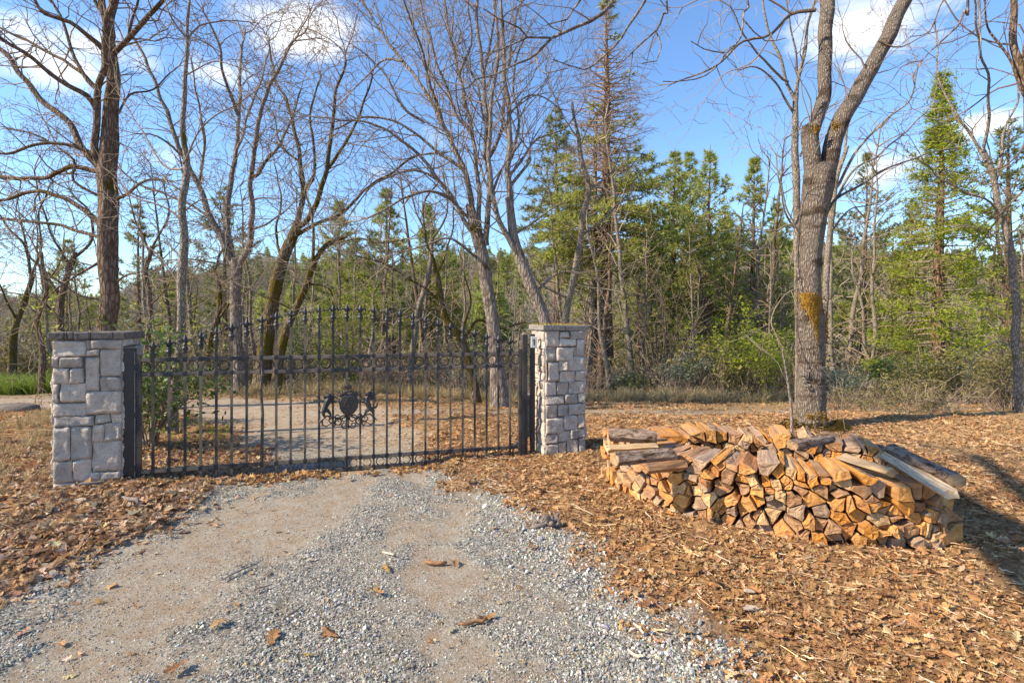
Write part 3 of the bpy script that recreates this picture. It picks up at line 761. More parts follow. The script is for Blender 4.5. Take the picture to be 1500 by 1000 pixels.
    # square sleeves where it crosses the rails
mbs = MB(); mbs.box((0, 0, 0), (.034, .037, .044), bev=.003); slv = mbs.mesh('sleeve', M['iron'])
for i in range(NP):
    u = (i + 1) * SP
    for z in (1.17, 1.03, .115, .005): iron(link('sleeve', slv, gate, (u, 0, z)), .05)
def ring_mesh(R, rr, a0=0, a1=2 * math.pi, k=16):
    mb = MB(); n = 17
    mb.tube([(R * math.cos(a0 + (a1 - a0) * q / n), 0, R * math.sin(a0 + (a1 - a0) * q / n)) for q in range(n + 1)], rr, 5, caps=False)
    return mb.mesh('ring', M['iron'], True)
rg = ring_mesh(.047, .0058); cs = ring_mesh(.040, .0055, .5, 5.8)
for i in range(28):
    u = (i + .5) * SP
    iron(link('ring', rg, gate, (u, 0, 1.10)), .35)
    iron(link('ring', cs, gate, (u, 0, .060), (0, r.choice((0, math.pi)), 0)), .35)
# crest in the middle: crown, shield, two rampant beasts, scrollwork
cu = GL * .5 + .02; cz = .66; cy = -.035
def co(px, py): return ((px - 667) / 1333 * 120 / F * 5.31 / math.cos(GA * .9), (500 - py) / 1333 * 120 / F * 5.31)
crest = link('crest', None, gate, (cu, cy, cz)) if False else None
def cm(name, build, dusty=.15):
    mb = MB(); build(mb); o = mb.obj(name, M['iron'], gate, (cu, cy, cz + .005), smooth=False); o.scale = (1.08, 1.2, 1.08); iron(o, dusty); return o
def shield(mb):
    out = [co(*p) for p in [(560, 350), (620, 320), (667, 330), (715, 320), (775, 350), (805, 430), (795, 540), (740, 620), (667, 665), (595, 620), (545, 540), (530, 430)]]
    n = len(out); ins = [(x * .82, (z + .0) * .82 + .001) for x, z in out]
    v = [(x, .006, z) for x, z in out] + [(x, -.008, z) for x, z in out] + [(x, -.018, z) for x, z in ins]
    f = [tuple(range(n))]
    for a in (0, n):
        for i in range(n): j = (i + 1) % n; f.append((a + i, a + n + i, a + n + j, a + j))
    f.append(tuple(2 * n + i for i in range(n))[::-1]); mb.add(v, f)
    for (a, b) in (((660, 365), (560, 585)), ((672, 365), (775, 585)), ((667, 400), (667, 650)), ((620, 470), (714, 470)), ((600, 540), (735, 540))):
        (x0, z0), (x1, z1) = co(*a), co(*b); mb.tube([(x0, -.020, z0), (x1, -.020, z1)], .0045, 5)
cm('shield', shield)
def crown(mb):
    x, z = co(660, 240); mb.lathe([(.026, -.012), (.030, -.004), (.027, .004), (.034, .012), (.030, .026), (.018, .036), (.007, .042), (.010, .050), (.002, .058)], 10, (x, 0, z), sy=.5)
    for q in range(-2, 3): mb.tube([(x + q * .013, -.014, z), (x + q * .017, -.014, z + .02), (x + q * .010, -.012, z + .038)], [.004, .005, .003], 5)
    arc = [co(540 + 255 * t / 10, 350 - 60 * math.sin(math.pi * t / 10)) for t in range(11)]
    mb.tube([(a, -.008, b) for a, b in arc], .010, 6)
    for t in range(13):
        a, b = co(520 + 300 * t / 12, 380 - 85 * math.sin(math.pi * t / 12)); dx = (t - 6) * .004
        mb.tube([(a, -.006, b), (a + dx, -.010, b + .014), (a + dx * 2.2, -.004, b + .020)], [.007, .006, .002], 5)
    for (p, q) in (((540, 320), (495, 275)), ((790, 330), (825, 280))):
        a, b = co(*p), co(*q); mb.tube([(a[0], 0, a[1]), (b[0], 0, b[1])], [.005, .003], 5)
cm('crown', crown)
def T(mb, pts, rad, y=-.004, k=7):
    pp = [co(*p) for p in pts]; mb.tube([(a, y, b) for a, b in pp], [q * 8e-5 * 8.2 for q in rad], k)
def lion(mb):
    T(mb, [(330, 560), (350, 500), (375, 430), (400, 380), (385, 335), (350, 325)], [34, 38, 46, 48, 40, 20])          # body rising to head
    for q in range(9): a = 2.6 + q * .55; T(mb, [(382, 350), (382 + 68 * math.cos(a), 350 - 62 * math.sin(a))], [26, 5], -.008)   # mane
    T(mb, [(368, 345), (335, 350), (318, 362)], [24, 18, 8], -.012)
    T(mb, [(400, 420), (450, 440), (480, 430), (505, 445)], [22, 17, 14, 10], -.010); T(mb, [(395, 400), (440, 390), (470, 370), (492, 350)], [20, 15, 12, 8])
    T(mb, [(345, 545), (390, 570), (420, 620), (400, 660), (430, 690)], [34, 26, 17, 12, 12], -.010); T(mb, [(330, 560), (320, 610), (335, 660), (300, 690), (270, 720)], [32, 25, 15, 12, 9])
    T(mb, [(315, 570), (275, 590), (255, 550), (280, 500), (250, 440), (265, 390), (235, 350), (250, 320)], [12, 11, 10, 10, 10, 9, 9, 6])
    T(mb, [(280, 470), (245, 450)], [12, 3]); T(mb, [(262, 400), (232, 395)], [12, 3]); T(mb, [(250, 350), (225, 335)], [12, 3])
cm('beast', lion)
def horse(mb):
    T(mb, [(965, 570), (945, 510), (920, 450), (925, 390), (950, 340), (945, 305)], [34, 40, 40, 30, 24, 20])
    T(mb, [(950, 320), (915, 335), (890, 352)], [22, 16, 10], -.012); T(mb, [(960, 300), (972, 270)], [9, 3])
    for q in range(7): t = q / 6; T(mb, [(950 + 15 * t, 310 + 110 * t), (990 + 35 * t, 320 + 90 * t), (1010 + 40 * t, 350 + 80 * t)], [14, 10, 4], -.006 + .004 * (q % 2))
    T(mb, [(1000, 400), (1050, 350), (1105, 330)], [12, 9, 5]); T(mb, [(1000, 380), (1060, 310)], [12, 4]); T(mb, [(985, 430), (1040, 390), (1080, 385)], [12, 8, 4])
    T(mb, [(915, 430), (870, 400), (830, 420), (790, 450)], [22, 15, 12, 9], -.012); T(mb, [(910, 460), (870, 460), (835, 445), (805, 470)], [20, 14, 12, 9])
    T(mb, [(955, 560), (915, 600), (890, 650), (860, 690)], [32, 22, 14, 10], -.010); T(mb, [(970, 560), (1005, 600), (1020, 660), (1010, 710)], [32, 24, 15, 12])
    T(mb, [(985, 545), (1030, 550), (1065, 520), (1075, 480), (1060, 540), (1040, 565)], [11, 12, 13, 8, 10, 6])
cm('beast', horse)
def scroll(mb):
    def spiral(cx_, cy_, R, a0, turns, s=1, th=11):
        pts = []
        for q in range(19):
            t = q / 18; a = a0 + s * turns * 2 * math.pi * t; rr = R * (1 - .78 * t); pts.append((cx_ + rr * math.cos(a), cy_ - rr * math.sin(a)))
        T(mb, pts, [th - 5 * q / 18 for q in range(19)], -.004, 5)
    for s in (-1, 1):
        for (dx, yy, R, a0, tn) in ((60, 700, 62, .3, 1.3), (60, 790, 55, 3.4, 1.2), (150, 740, 58, 1.6, 1.3), (150, 660, 42, 4.6, 1.2), (215, 780, 40, .5, 1.1), (235, 700, 58, 2.4, 1.2)):
            spiral(667 + s * dx, yy, R, a0 if s > 0 else math.pi - a0, tn, s)
        T(mb, [(667 + s * 30, 660), (667 + s * 120, 700), (667 + s * 220, 655), (667 + s * 300, 640), (667 + s * 365, 700), (667 + s * 360, 770), (667 + s * 310, 800), (667 + s * 250, 760)], [12, 11, 11, 12, 13, 12, 9, 5], -.004, 6)
        T(mb, [(667 + s * 365, 700), (667 + s * 395, 740), (667 + s * 410, 715)], [10, 7, 3])
    T(mb, [(667, 640), (667, 850)], [10, 8])
cm('scrollwork', scroll)

# ------------------------------------------------------------------ gate posts, number box, opener
ux, uy = math.cos(GA), math.sin(GA)
def gp(u, v=0): return (A.x + ux * u - uy * v, A.y + uy * u + ux * v)
t = thing('hinge_post', 'square black steel hinge post fixed against the left stone pillar', 'post', (*gp(-.055), 0), GA)
mb = MB(); mb.box((0, 0, .60), (.095, .06, 1.36), bev=.004); mb.obj('post_tube', M['black'], t)
mb = MB(); mb.box((.052, -.028, .6), (.008, .012, 1.3)); mb.obj('edge_strip', M['mortar'], t)
for z in (.16, .66, 1.1):
    mb = MB(); mb.tube([(.055, -.012, z - .04), (.055, -.012, z + .04)], .013, 8); mb.box((.032, -.034, z), (.05, .007, .05)); mb.obj('hinge', M['black'], t)
t = thing('latch_post', 'slim black steel post with a pointed top closing the right end of the gate', 'post', (*gp(GL + .035), 0), GA)
mb = MB(); mb.box((0, 0, .67), (.058, .058, 1.42), bev=.004); iron(mb.obj('post_tube', M['iron'], t), .2)
mb = MB(); s = .032; mb.add([(-s, -s, 1.38), (s, -s, 1.38), (s, s, 1.38), (-s, s, 1.38), (0, 0, 1.415)], [(3, 2, 1, 0), (0, 1, 4), (1, 2, 4), (2, 3, 4), (3, 0, 4)]); mb.obj('post_cap', M['iron'], t)
mb = MB(); mb.box((-.03, -.03, .62), (.012, .014, .16)); mb.box((.02, -.03, .62), (.06, .012, .05)); mb.obj('latch', M['black'], t)
t = thing('keypad_post', 'short black square post with the white number plate, against the right pillar', 'post', (*gp(GL + .135, .02), 0), GA)
mb = MB(); mb.box((0, 0, .655), (.052, .05, 1.46), bev=.004); mb.obj('post_tube', M['black'], t)
plate = thing('number_plate', 'small white plate with a black number 1 at the top of the keypad post', 'number plate', (*gp(GL + .137, -.034), 1.295), GA)
mb = MB(); mb.box((0, .008, 0), (.072, .016, .128), bev=.004); mb.obj('plate', M['white'], plate)
mb = MB(); mb.box((.002, -.002, -.002), (.012, .005, .07)); mb.box((-.006, -.0022, .024), (.010, .005, .009)); mb.obj('numeral', M['black'], plate)
t = thing('gate_opener', 'grey gate opener box with a slanting arm, low behind the latch post', 'gate opener', (*gp(GL + .10, .13), 0), GA)
mb = MB(); mb.box((0, 0, .44), (.085, .075, .50), bev=.012); mb.obj('motor_case', M['opener'], t)
mb = MB(); mb.tube([(-.01, 0, .18), (-.09, -.03, .15), (-.17, -.05, .08)], [.028, .024, .018], 8); mb.obj('arm', M['opener'], t)
mb = MB(); mb.tube([(0, .01, -.05), (.0, .01, .2), (.005, .0, .9)], .014, 7); mb.obj('conduit', M['white'], t)

# ------------------------------------------------------------------ firewood
COLS = [('golden orange', (.70, .36, .12)), ('rusty orange', (.60, .28, .10)), ('pale tan', (.70, .46, .24)), ('greyish brown', (.46, .32, .22)), ('deep amber', (.72, .32, .07)), ('brown', (.48, .27, .14))]
WTS = [5, 4, 4, 5, 4, 5]
wmats = [M['end'], M['split'], M['logbark']]
def clip(poly, nx_, nz_, c):
    out = []
    for i in range(len(poly)):
        a, b = poly[i], poly[(i + 1) % len(poly)]
        da, db = a[0] * nx_ + a[1] * nz_ - c, b[0] * nx_ + b[1] * nz_ - c
        if da <= 0: out.append(a)
        if (da < 0) != (db < 0) and da != db:
            t = da / (da - db); out.append((a[0] + (b[0] - a[0]) * t, a[1] + (b[1] - a[1]) * t))
    return out
def log_mesh(poly, L, r, taper=.86, barkp=.3, round_edge=None):
    """poly: outline (x, z) round the log's own centre; grain runs along +y; y = 0 is the sawn end that shows"""
    # tidy: drop tiny edges, add midpoints
    pts = []
    for i, p in enumerate(poly):
        q = poly[(i + 1) % len(poly)]
        d = math.hypot(q[0] - p[0], q[1] - p[1])
        if d < .012: continue
        pts.append(p)
        if d > .045:
            k = r.uniform(.35, .65); nx_, nz_ = (q[1] - p[1]) / d, -(q[0] - p[0]) / d; o = r.uniform(-.008, .003)
            pts.append((p[0] + (q[0] - p[0]) * k + nx_ * o, p[1] + (q[1] - p[1]) * k + nz_ * o))
    if len(pts) < 3: pts = list(poly)
    n = len(pts)
    barkset = set()
    if r.random() < barkp:
        st = r.randrange(n); barkset = {(st + k) % n for k in range(r.choice((1, 2, 2)))}
    ys_ = [0, .006, L * .33, L * .66, L - .006, L]; sc = [.93, 1, 1, 1, 1, .94]
    V, Fc, mi = [], [], []
    tx, tz = r.uniform(-.12, .12), r.uniform(-.12, .12)
    for yi, (y_, s_) in enumerate(zip(ys_, sc)):
        t = y_ / L; k = s_ * (1 - (1 - taper) * t)
        for (a, b) in pts:
            j = .0045 if 0 < yi < 5 else .001
            V.append((a * k + r.uniform(-j, j), y_ + (tx * a + tz * b if yi < 2 else 0), b * k + r.uniform(-j, j)))
    R_ = len(ys_)
    for i in range(R_ - 1):
        for j in range(n):
            Fc.append((i * n + j, i * n + (j + 1) % n, (i + 1) * n + (j + 1) % n, (i + 1) * n + j)); mi.append(2 if j in barkset else 1)
    # rough front end: inner ring + centre
    b0 = len(V)
    for (a, b) in pts: V.append((a * .5, tx * a * .5 + tz * b * .5 + r.uniform(-.006, .006), b * .5))
    c0 = len(V); V.append((0, r.uniform(-.006, .006), 0)); c1 = len(V); V.append((0, L, 0))
    for j in range(n):
        k = (j + 1) % n
        Fc.append((j, b0 + j, b0 + k, k)); mi.append(0)
        Fc.append((b0 + j, c0, b0 + k)); mi.append(0)
        Fc.append(((R_ - 1) * n + j, (R_ - 1) * n + k, c1)); mi.append(0)
    me = bpy.data.meshes.new('firewood_log'); me.from_pydata(V, [], Fc)
    for m_ in wmats: me.materials.append(m_)
    me.polygons.foreach_set('material_index', mi); me.update()
    bm = bmesh.new(); bm.from_mesh(me); bmesh.ops.recalc_face_normals(bm, faces=bm.faces); bm.to_mesh(me); bm.free()
    return me
ORD = ['first', 'second', 'third', 'fourth', 'fifth', 'sixth', 'seventh', 'eighth', 'ninth', 'tenth', 'eleventh', 'twelfth', 'thirteenth', 'fourteenth', 'fifteenth', 'sixteenth', 'seventeenth', 'eighteenth', 'nineteenth', 'twentieth',
       'twenty-first', 'twenty-second', 'twenty-third', 'twenty-fourth', 'twenty-fifth', 'twenty-sixth', 'twenty-seventh', 'twenty-eighth', 'twenty-ninth', 'thirtieth', 'thirty-first', 'thirty-second', 'thirty-third', 'thirty-fourth', 'thirty-fifth', 'thirty-sixth', 'thirty-seventh', 'thirty-eighth', 'thirty-ninth', 'fortieth', 'forty-first', 'forty-second', 'forty-third', 'forty-fourth', 'forty-fifth', 'forty-sixth', 'forty-seventh', 'forty-eighth', 'forty-ninth', 'fiftieth']
def arc(pts, n=80):
    """smooth path sampled by arc length"""
    P_ = [Vector(p) for p in pts]; Q = [P_[0] * 2 - P_[1]] + P_ + [P_[-1] * 2 - P_[-2]]; out = []
    for i in range(1, len(Q) - 2):
        for k in range(n):
            t = k / n; a, b, c, d = Q[i - 1], Q[i], Q[i + 1], Q[i + 2]
            out.append(.5 * ((2 * b) + (c - a) * t + (2 * a - 5 * b + 4 * c - d) * t * t + (3 * b - a - 3 * c + d) * t ** 3))
    out.append(P_[-1]); S = [0]
    for a, b in zip(out[:-1], out[1:]): S.append(S[-1] + (b - a).length)
    return out, S
def at_s(pa, S, s):
    s = max(0, min(S[-1] - 1e-6, s)); lo = int(np.searchsorted(S, s)); lo = max(1, lo); t = (s - S[lo - 1]) / max(1e-9, S[lo] - S[lo - 1])
    p = pa[lo - 1].lerp(pa[lo], t); a = at = pa[max(0, lo - 8)]; b = pa[min(len(pa) - 1, lo + 8)]; return p, (b - a).normalized()
def stack(path, Hf, row, seed, L0, step=.084, width=.100):
    r = random.Random(seed); pa, S = arc(path); T_ = S[-1]; seeds = []
    ncourse = 8; z = step * .45; c = 0
    while c < ncourse:
        s = r.uniform(.1, .9) * width
        while s < T_:
            if z < Hf(s / T_) - step * .1: seeds.append((s + r.uniform(-.028, .028), z + r.uniform(-.027, .027), c))
            s += width * r.choice((.62, .8, 1.0, 1.2, 1.5))
        z += step; c += 1
    cells = {}
    for i, (s, z, c) in enumerate(seeds):
        Ht = Hf(s / T_) + r.uniform(-.03, .05)
        poly = [(s - .2, -.005), (s + .2, -.005), (s + .2, Ht), (s - .2, Ht)]
        tl = r.uniform(-.4, .4); poly = clip(poly, -tl * 1.0, 1.0, Ht - tl * s)
        for j, (s2, z2, c2) in enumerate(seeds):
            if i == j: continue
            dx, dz = s2 - s, z2 - z; d2 = dx * dx + dz * dz
            if d2 > .09: continue
            d = math.sqrt(d2); poly = clip(poly, dx / d, dz / d, (dx * (s + s2) / 2 + dz * (z + z2) / 2) / d - r.uniform(.001, .008))
            if len(poly) < 3: break
        if len(poly) < 3: continue
        if r.random() < .7 and len(poly) > 4:   # wedge: cut one corner off
            a = r.uniform(0, 6.28); poly2 = clip(poly, math.cos(a), math.sin(a), math.cos(a) * s + math.sin(a) * z + r.uniform(.028, .045)); poly = poly2 if len(poly2) >= 3 else poly
        cx_ = sum(p[0] for p in poly) / len(poly); cz_ = sum(p[1] for p in poly) / len(poly)
        parts_ = [poly]
        if r.random() < .30:
            a = r.uniform(0, 6.28); cc = math.cos(a) * cx_ + math.sin(a) * cz_ + r.uniform(-.012, .012)
            q1 = clip(poly, math.cos(a), math.sin(a), cc - .002); q2 = clip(poly, -math.cos(a), -math.sin(a), -cc - .002)
            if len(q1) >= 3 and len(q2) >= 3: parts_ = [q1, q2]
        for q_ in parts_:
            cx_ = sum(p[0] for p in q_) / len(q_); cz_ = sum(p[1] for p in q_) / len(q_)
            cells.setdefault(c, []).append((cx_, cz_, [(p[0] - cx_, p[1] - cz_) for p in q_]))
    topc = max(cells)
    for c in sorted(cells):
        for k, (cx_, cz_, poly) in enumerate(sorted(cells[c], key=lambda q: q[0])):
            p, tg = at_s(pa, S, cx_)
            cn, col = r.choices(COLS, WTS)[0]; j = r.uniform(.85, 1.15)
            L = L0 * r.uniform(.92, 1.08)
            me = log_mesh(poly, L, r, taper=.82)
            ang = math.atan2(tg.y, tg.x)
            inw = Vector((-tg.y, tg.x, 0)); off = r.uniform(-.035, .045)
            o = link('firewood_log', me, None, (p.x + inw.x * off, p.y + inw.y * off, cz_ + .0 + gz(p.x, p.y) * .3), (r.uniform(-.03, .03), r.uniform(-.03, .03), ang + r.uniform(-.06, .06)))
            o.color = (col[0] * j, col[1] * j, col[2] * j, 1)
            cw = {0: 'ground course', 1: 'second course', 2: 'third course', 3: 'fourth course', 4: 'fifth course', 5: 'sixth course', 6: 'seventh course', 7: 'eighth course'}[c]
            tag(o, '%s split log, %s from left, %s of the %s' % (cn, ORD[k], cw, row), 'firewood', 'split firewood logs in the ' + row)
def Hfront(f): return float(np.interp(f, [0, .12, .3, .55, .8, .93, 1.0], [.46, .45, .46, .49, .47, .44, .36]))
def Hrear(f): return float(np.interp(f, [0, .2, .6, .85, 1.0], [.50, .55, .54, .46, .36]))
stack([(.93, 5.15), (.93, 4.78), (1.08, 4.35), (1.38, 3.98), (1.78, 3.70), (2.30, 3.50), (2.75, 3.46), (3.02, 3.52)], Hfront, 'front stack', 31, .42)
stack([(1.50, 4.66), (1.95, 4.62), (2.45, 4.50), (3.0, 4.25), (3.3, 4.1)], Hrear, 'rear stack', 47, .40)
def loose(px0, py0, px1, py1, h, rad, sides, cn, col, label, seed, bark=0.0, flat=1.0, h1=None):
    """a log lying on the pile from one picture spot to another at height h"""
    r = random.Random(seed)
    d0 = (EYE - h) * F / (py0 - HZ); d1 = (EYE - (h1 if h1 is not None else h)) * F / (py1 - HZ)
    a, b = P(px0, py0, d0), P(px1, py1, d1); v = b - a; L = v.length
    poly = []
    for i in range(sides):
        an = 2 * math.pi * i / sides + r.uniform(-.2, .2); poly.append((rad * math.cos(an) * r.uniform(.85, 1.15), rad * flat * math.sin(an) * r.uniform(.85, 1.1)))
    me = log_mesh(poly[::1], L, r, .95, 0)
    # bark on the upper faces when it is a bark log
    if bark:
        for pg in me.polygons:
            if pg.material_index == 1 and pg.normal.z > 1 - 2 * bark: pg.material_index = 2
    o = link('firewood_log', me, None, a); o.rotation_mode = 'XYZ'
    o.rotation_euler = (math.asin(max(-1, min(1, v.z / L))), 0, math.atan2(v.y, v.x) - math.pi / 2)
    o.color = (*col, 1); return tag(o, label, 'firewood', 'loose firewood logs laid on top of the stacks')
loose(893, 636, 962, 640, .56, .075, 9, '', (.45, .3, .18), 'thick bark covered log, highest and farthest left on the firewood', 1, .9, .8)
loose(889, 657, 960, 653, .50, .055, 5, '', (.80, .56, .30), 'fresh pale yellow split log wedged between two bark logs at the left', 2, 0, .6)
loose(900, 672, 985, 664, .50, .075, 7, '', (.45, .3, .18), 'long bark covered log lying over the left end of the front stack', 3, .9, .7)
loose(944, 686, 1002, 680, .49, .06, 5, '', (.42, .23, .11), 'blocky brown log lying lengthwise near the left end of the front stack', 4, 0, .75)
loose(1298, 668, 1392, 724, .49, .06, 5, '', (.74, .60, .42), 'fresh whitish split log slanting down the right end of the front stack', 5, 0, .6)
loose(1306, 658, 1402, 704, .54, .066, 7, '', (.45, .3, .18), 'dark bark covered log on top of the right end of the pile', 6, .9, .75)
loose(1236, 670, 1308, 692, .50, .065, 4, '', (.60, .42, .22), 'wide flat topped tan block on the front stack right of the middle', 8, 0, .6)
loose(1262, 640, 1276, 662, .62, .016, 4, '', (.66, .40, .15), 'thin orange splinter sticking up from the rear stack', 9, 0, .7, h1=.50)
loose(1160, 652, 1215, 642, .56, .06, 7, '', (.40, .27, .17), 'dark bark log lying crosswise on the middle of the rear stack', 10, .9, .7)

# ------------------------------------------------------------------ single pieces lying on the ground
def on(px, py):
    d = EYE * F / (py - HZ)
    for _ in range(6): d = (EYE - gz((px - CX) / F * d, d)) * F / (py - HZ)
    return (px - CX) / F * d, d
def fallen(px, py, s, rz, col, label, k=0):
    x_, y_ = on(px, py); o = link('fallen_leaf', leaf_big(k, col), None, (x_, y_, gz(x_, y_) + .022), (.1, .12, rz)); o.scale = (s, s, s)
    tag(o, label, 'leaf')
def leaf_big(k, col):
    m, N = mat('leaf_%d' % k); O = N.n('ShaderNodeTexCoord').outputs['Object']; n = N.noise(O, 9, 5, .7)
    finish(N, N.ramp(n, [(.3, tuple(c * .65 for c in col)), (.7, col)]), .75, n, .5, .05, trans=.15)
    me = leaves[k % 7].copy(); me.materials.clear(); me.materials.append(m); return me
fallen(552, 882 - 10, .11, 1.2, (.50, .27, .10), 'curled orange brown oak leaf on the gravel near the middle of the driveway', 0)
fallen(567, 834, .10, .5, (.62, .36, .13), 'yellow tan leaf flat on the left half of the gravel', 1)
fallen(712, 908, .12, 1.9, (.55, .28, .10), 'pointed orange leaf touching a bark strip on the right wheel track', 2)
fallen(325, 916, .11, 2.4, (.60, .36, .15), 'tan oak leaf among the stones at lower left', 3)
fallen(400, 937, .13, .2, (.48, .25, .10), 'dull brown leaf on coarse gravel at the lower left', 4)
fallen(485, 932, .12, 1.0, (.42, .21, .09), 'brown leaf on coarse gravel below the middle', 5)
fallen(259, 985, .12, 2.8, (.40, .19, .08), 'dark red brown leaf near the bottom edge', 6)
fallen(452, 963, .05, 1.5, (.62, .42, .06), 'tiny mustard yellow leaf near the bottom edge', 1)
fallen(782, 803, .11, .7, (.33, .19, .11), 'dark crumpled leaf at the right rim of the gravel', 2)
fallen(667, 829, .09, .1, (.40, .2, .09), 'small red brown leaf in the middle of the driveway', 3)
fallen(1146, 918, .10, .6, (.66, .36, .18), 'orange pink leaf standing up in the right foreground', 4)
def strip(px0, py0, px1, py1, rad, m, name, label, cat, seed, lift=.015):
    r = random.Random(seed); a, b = on(px0, py0), on(px1, py1); mb = MB(); pts = []
    n = 6
    for i in range(n):
        t = i / (n - 1); x_ = a[0] + (b[0] - a[0]) * t; y_ = a[1] + (b[1] - a[1]) * t
        pts.append((x_ - a[0] + r.uniform(-.01, .01), y_ - a[1] + r.uniform(-.01, .01), gz(x_, y_) + lift + r.uniform(0, .008)))
    mb.tube(pts, [rad * (.6 + .5 * math.sin(math.pi * (i + .5) / n)) for i in range(n)], 6)
    o = mb.obj(name, m, None, (a[0], a[1], 0), smooth=True); tag(o, label, cat); return o
M['barkpiece'] = m_simple('bark_piece', (.16, .075, .035), (.36, .19, .09), 30, bd=.01)
M['greystick'] = m_simple('grey_stick', (.10, .08, .07), (.24, .20, .17), 30, bd=.006)
M['chip'] = m_simple('pale_chip', (.46, .34, .24), (.66, .52, .38), 25, bd=.004)
strip(675, 920, 712, 911, .010, M['barkpiece'], 'bark_strip', 'reddish bark strip lying on the right wheel track', 'bark', 1)
strip(620, 827, 652, 829, .013, M['barkpiece'], 'bark_strip', 'short dark bark strip in the middle of the gravel', 'bark', 2)
strip(562, 812, 578, 817, .006, M['chip'], 'wood_splinter', 'pale splinter left of the middle of the driveway', 'splinter', 3)
strip(328, 852, 375, 830, .0045, M['greystick'], 'fallen_stick', 'thin dark stick across the left wheel track', 'stick', 4)
strip(365, 873, 400, 858, .004, M['greystick'], 'fallen_stick', 'short grey stick below the longer stick on the left', 'stick', 5)
strip(412, 915, 440, 893, .005, M['greystick'], 'fallen_stick', 'grey twig pointing at the tan leaves lower left', 'stick', 6)
strip(920, 955, 945, 968, .007, M['chip'], 'wood_splinter', 'thin straw coloured splinter at the lower right rim of the gravel', 'splinter', 7)
strip(930, 918, 944, 930, .007, M['chip'], 'wood_splinter', 'short pale splinter among scattered stones at lower right', 'splinter', 8)
strip(180, 733, 205, 742, .016, M['greystick'], 'fallen_branch', 'curved grey branch piece in the leaves in front of the left pillar', 'branch', 9, .03)
strip(115, 717, 150, 712, .014, M['greystick'], 'fallen_branch', 'dark arched branch lying at the foot of the left pillar', 'branch', 10, .04)
def chip(px, py, w, l, label, seed, m=None, name='paper_scrap', cat='scrap', th=.005):
    r = random.Random(seed); x_, y_ = on(px, py); n = 9; out = [(w * math.cos(6.283 * i / n) * r.uniform(.6, 1.1), l * math.sin(6.283 * i / n) * r.uniform(.6, 1.1)) for i in range(n)]
    mb = MB(); v = [(a, b, r.uniform(0, .008)) for a, b in out] + [(a, b, th + r.uniform(0, .008)) for a, b in out]; f = [tuple(range(n))[::-1], tuple(range(n, 2 * n))] + [(i, (i + 1) % n, n + (i + 1) % n, n + i) for i in range(n)]
    mb.add(v, f); o = mb.obj(name, m or M['chip'], None, (x_, y_, gz(x_, y_) + .02), (.1, .15, r.uniform(-.4, .4))); tag(o, label, cat)
chip(119, 738, .05, .025, 'small pale wood chip on the leaves in front of the left pillar', 1, name='wood_chip', cat='wood chip', th=.02)
chip(1098, 871, .045, .022, 'bleached pale scrap in the right foreground, the farther of two', 2, name='wood_chip', cat='wood chip')
chip(1100, 897, .055, .024, 'larger bleached pale scrap in the right foreground, the nearer of two', 3, name='wood_chip', cat='wood chip')
# root stump lump with its shadow at the edge of the gravel
x_, y_ = on(808, 772)
mb = MB(); r = random.Random(5)
for k in range(7):
    a = r.uniform(0, 6.28); l = r.uniform(.04, .10)
    mb.tube([(0, 0, .02), (l * .5 * math.cos(a), l * .4 * math.sin(a), r.uniform(.04, .08)), (l * math.cos(a), l * .8 * math.sin(a), r.uniform(.0, .11))], [.026, .022, .010], 6)
mb.tube([(-.02, 0, .01), (-.09, -.02, .015), (-.16, -.04, .01)], [.02, .015, .008], 6)
tag(mb.obj('gnarled_root', M['greystick'], None, (x_, y_, gz(x_, y_) + .004), smooth=True), 'dark gnarled root knot lying where the gravel meets the leaf litter', 'root')
# flat boulder at far left, partly hidden
x_, y_ = on(12, 603); mb = MB()
mb.lathe([(.42, -.1), (.46, 0), (.43, .07), (.33, .10)], 12, (0, 0, 0), sy=.6)
o = mb.obj('flat_rock', M['stone'], None, (x_ - .1, y_ + .15, gz(x_, y_)), smooth=True); o.color = (.38, .36, .34, 1); tag(o, 'low flat grey rock at the left edge beside the far lane', 'rock')
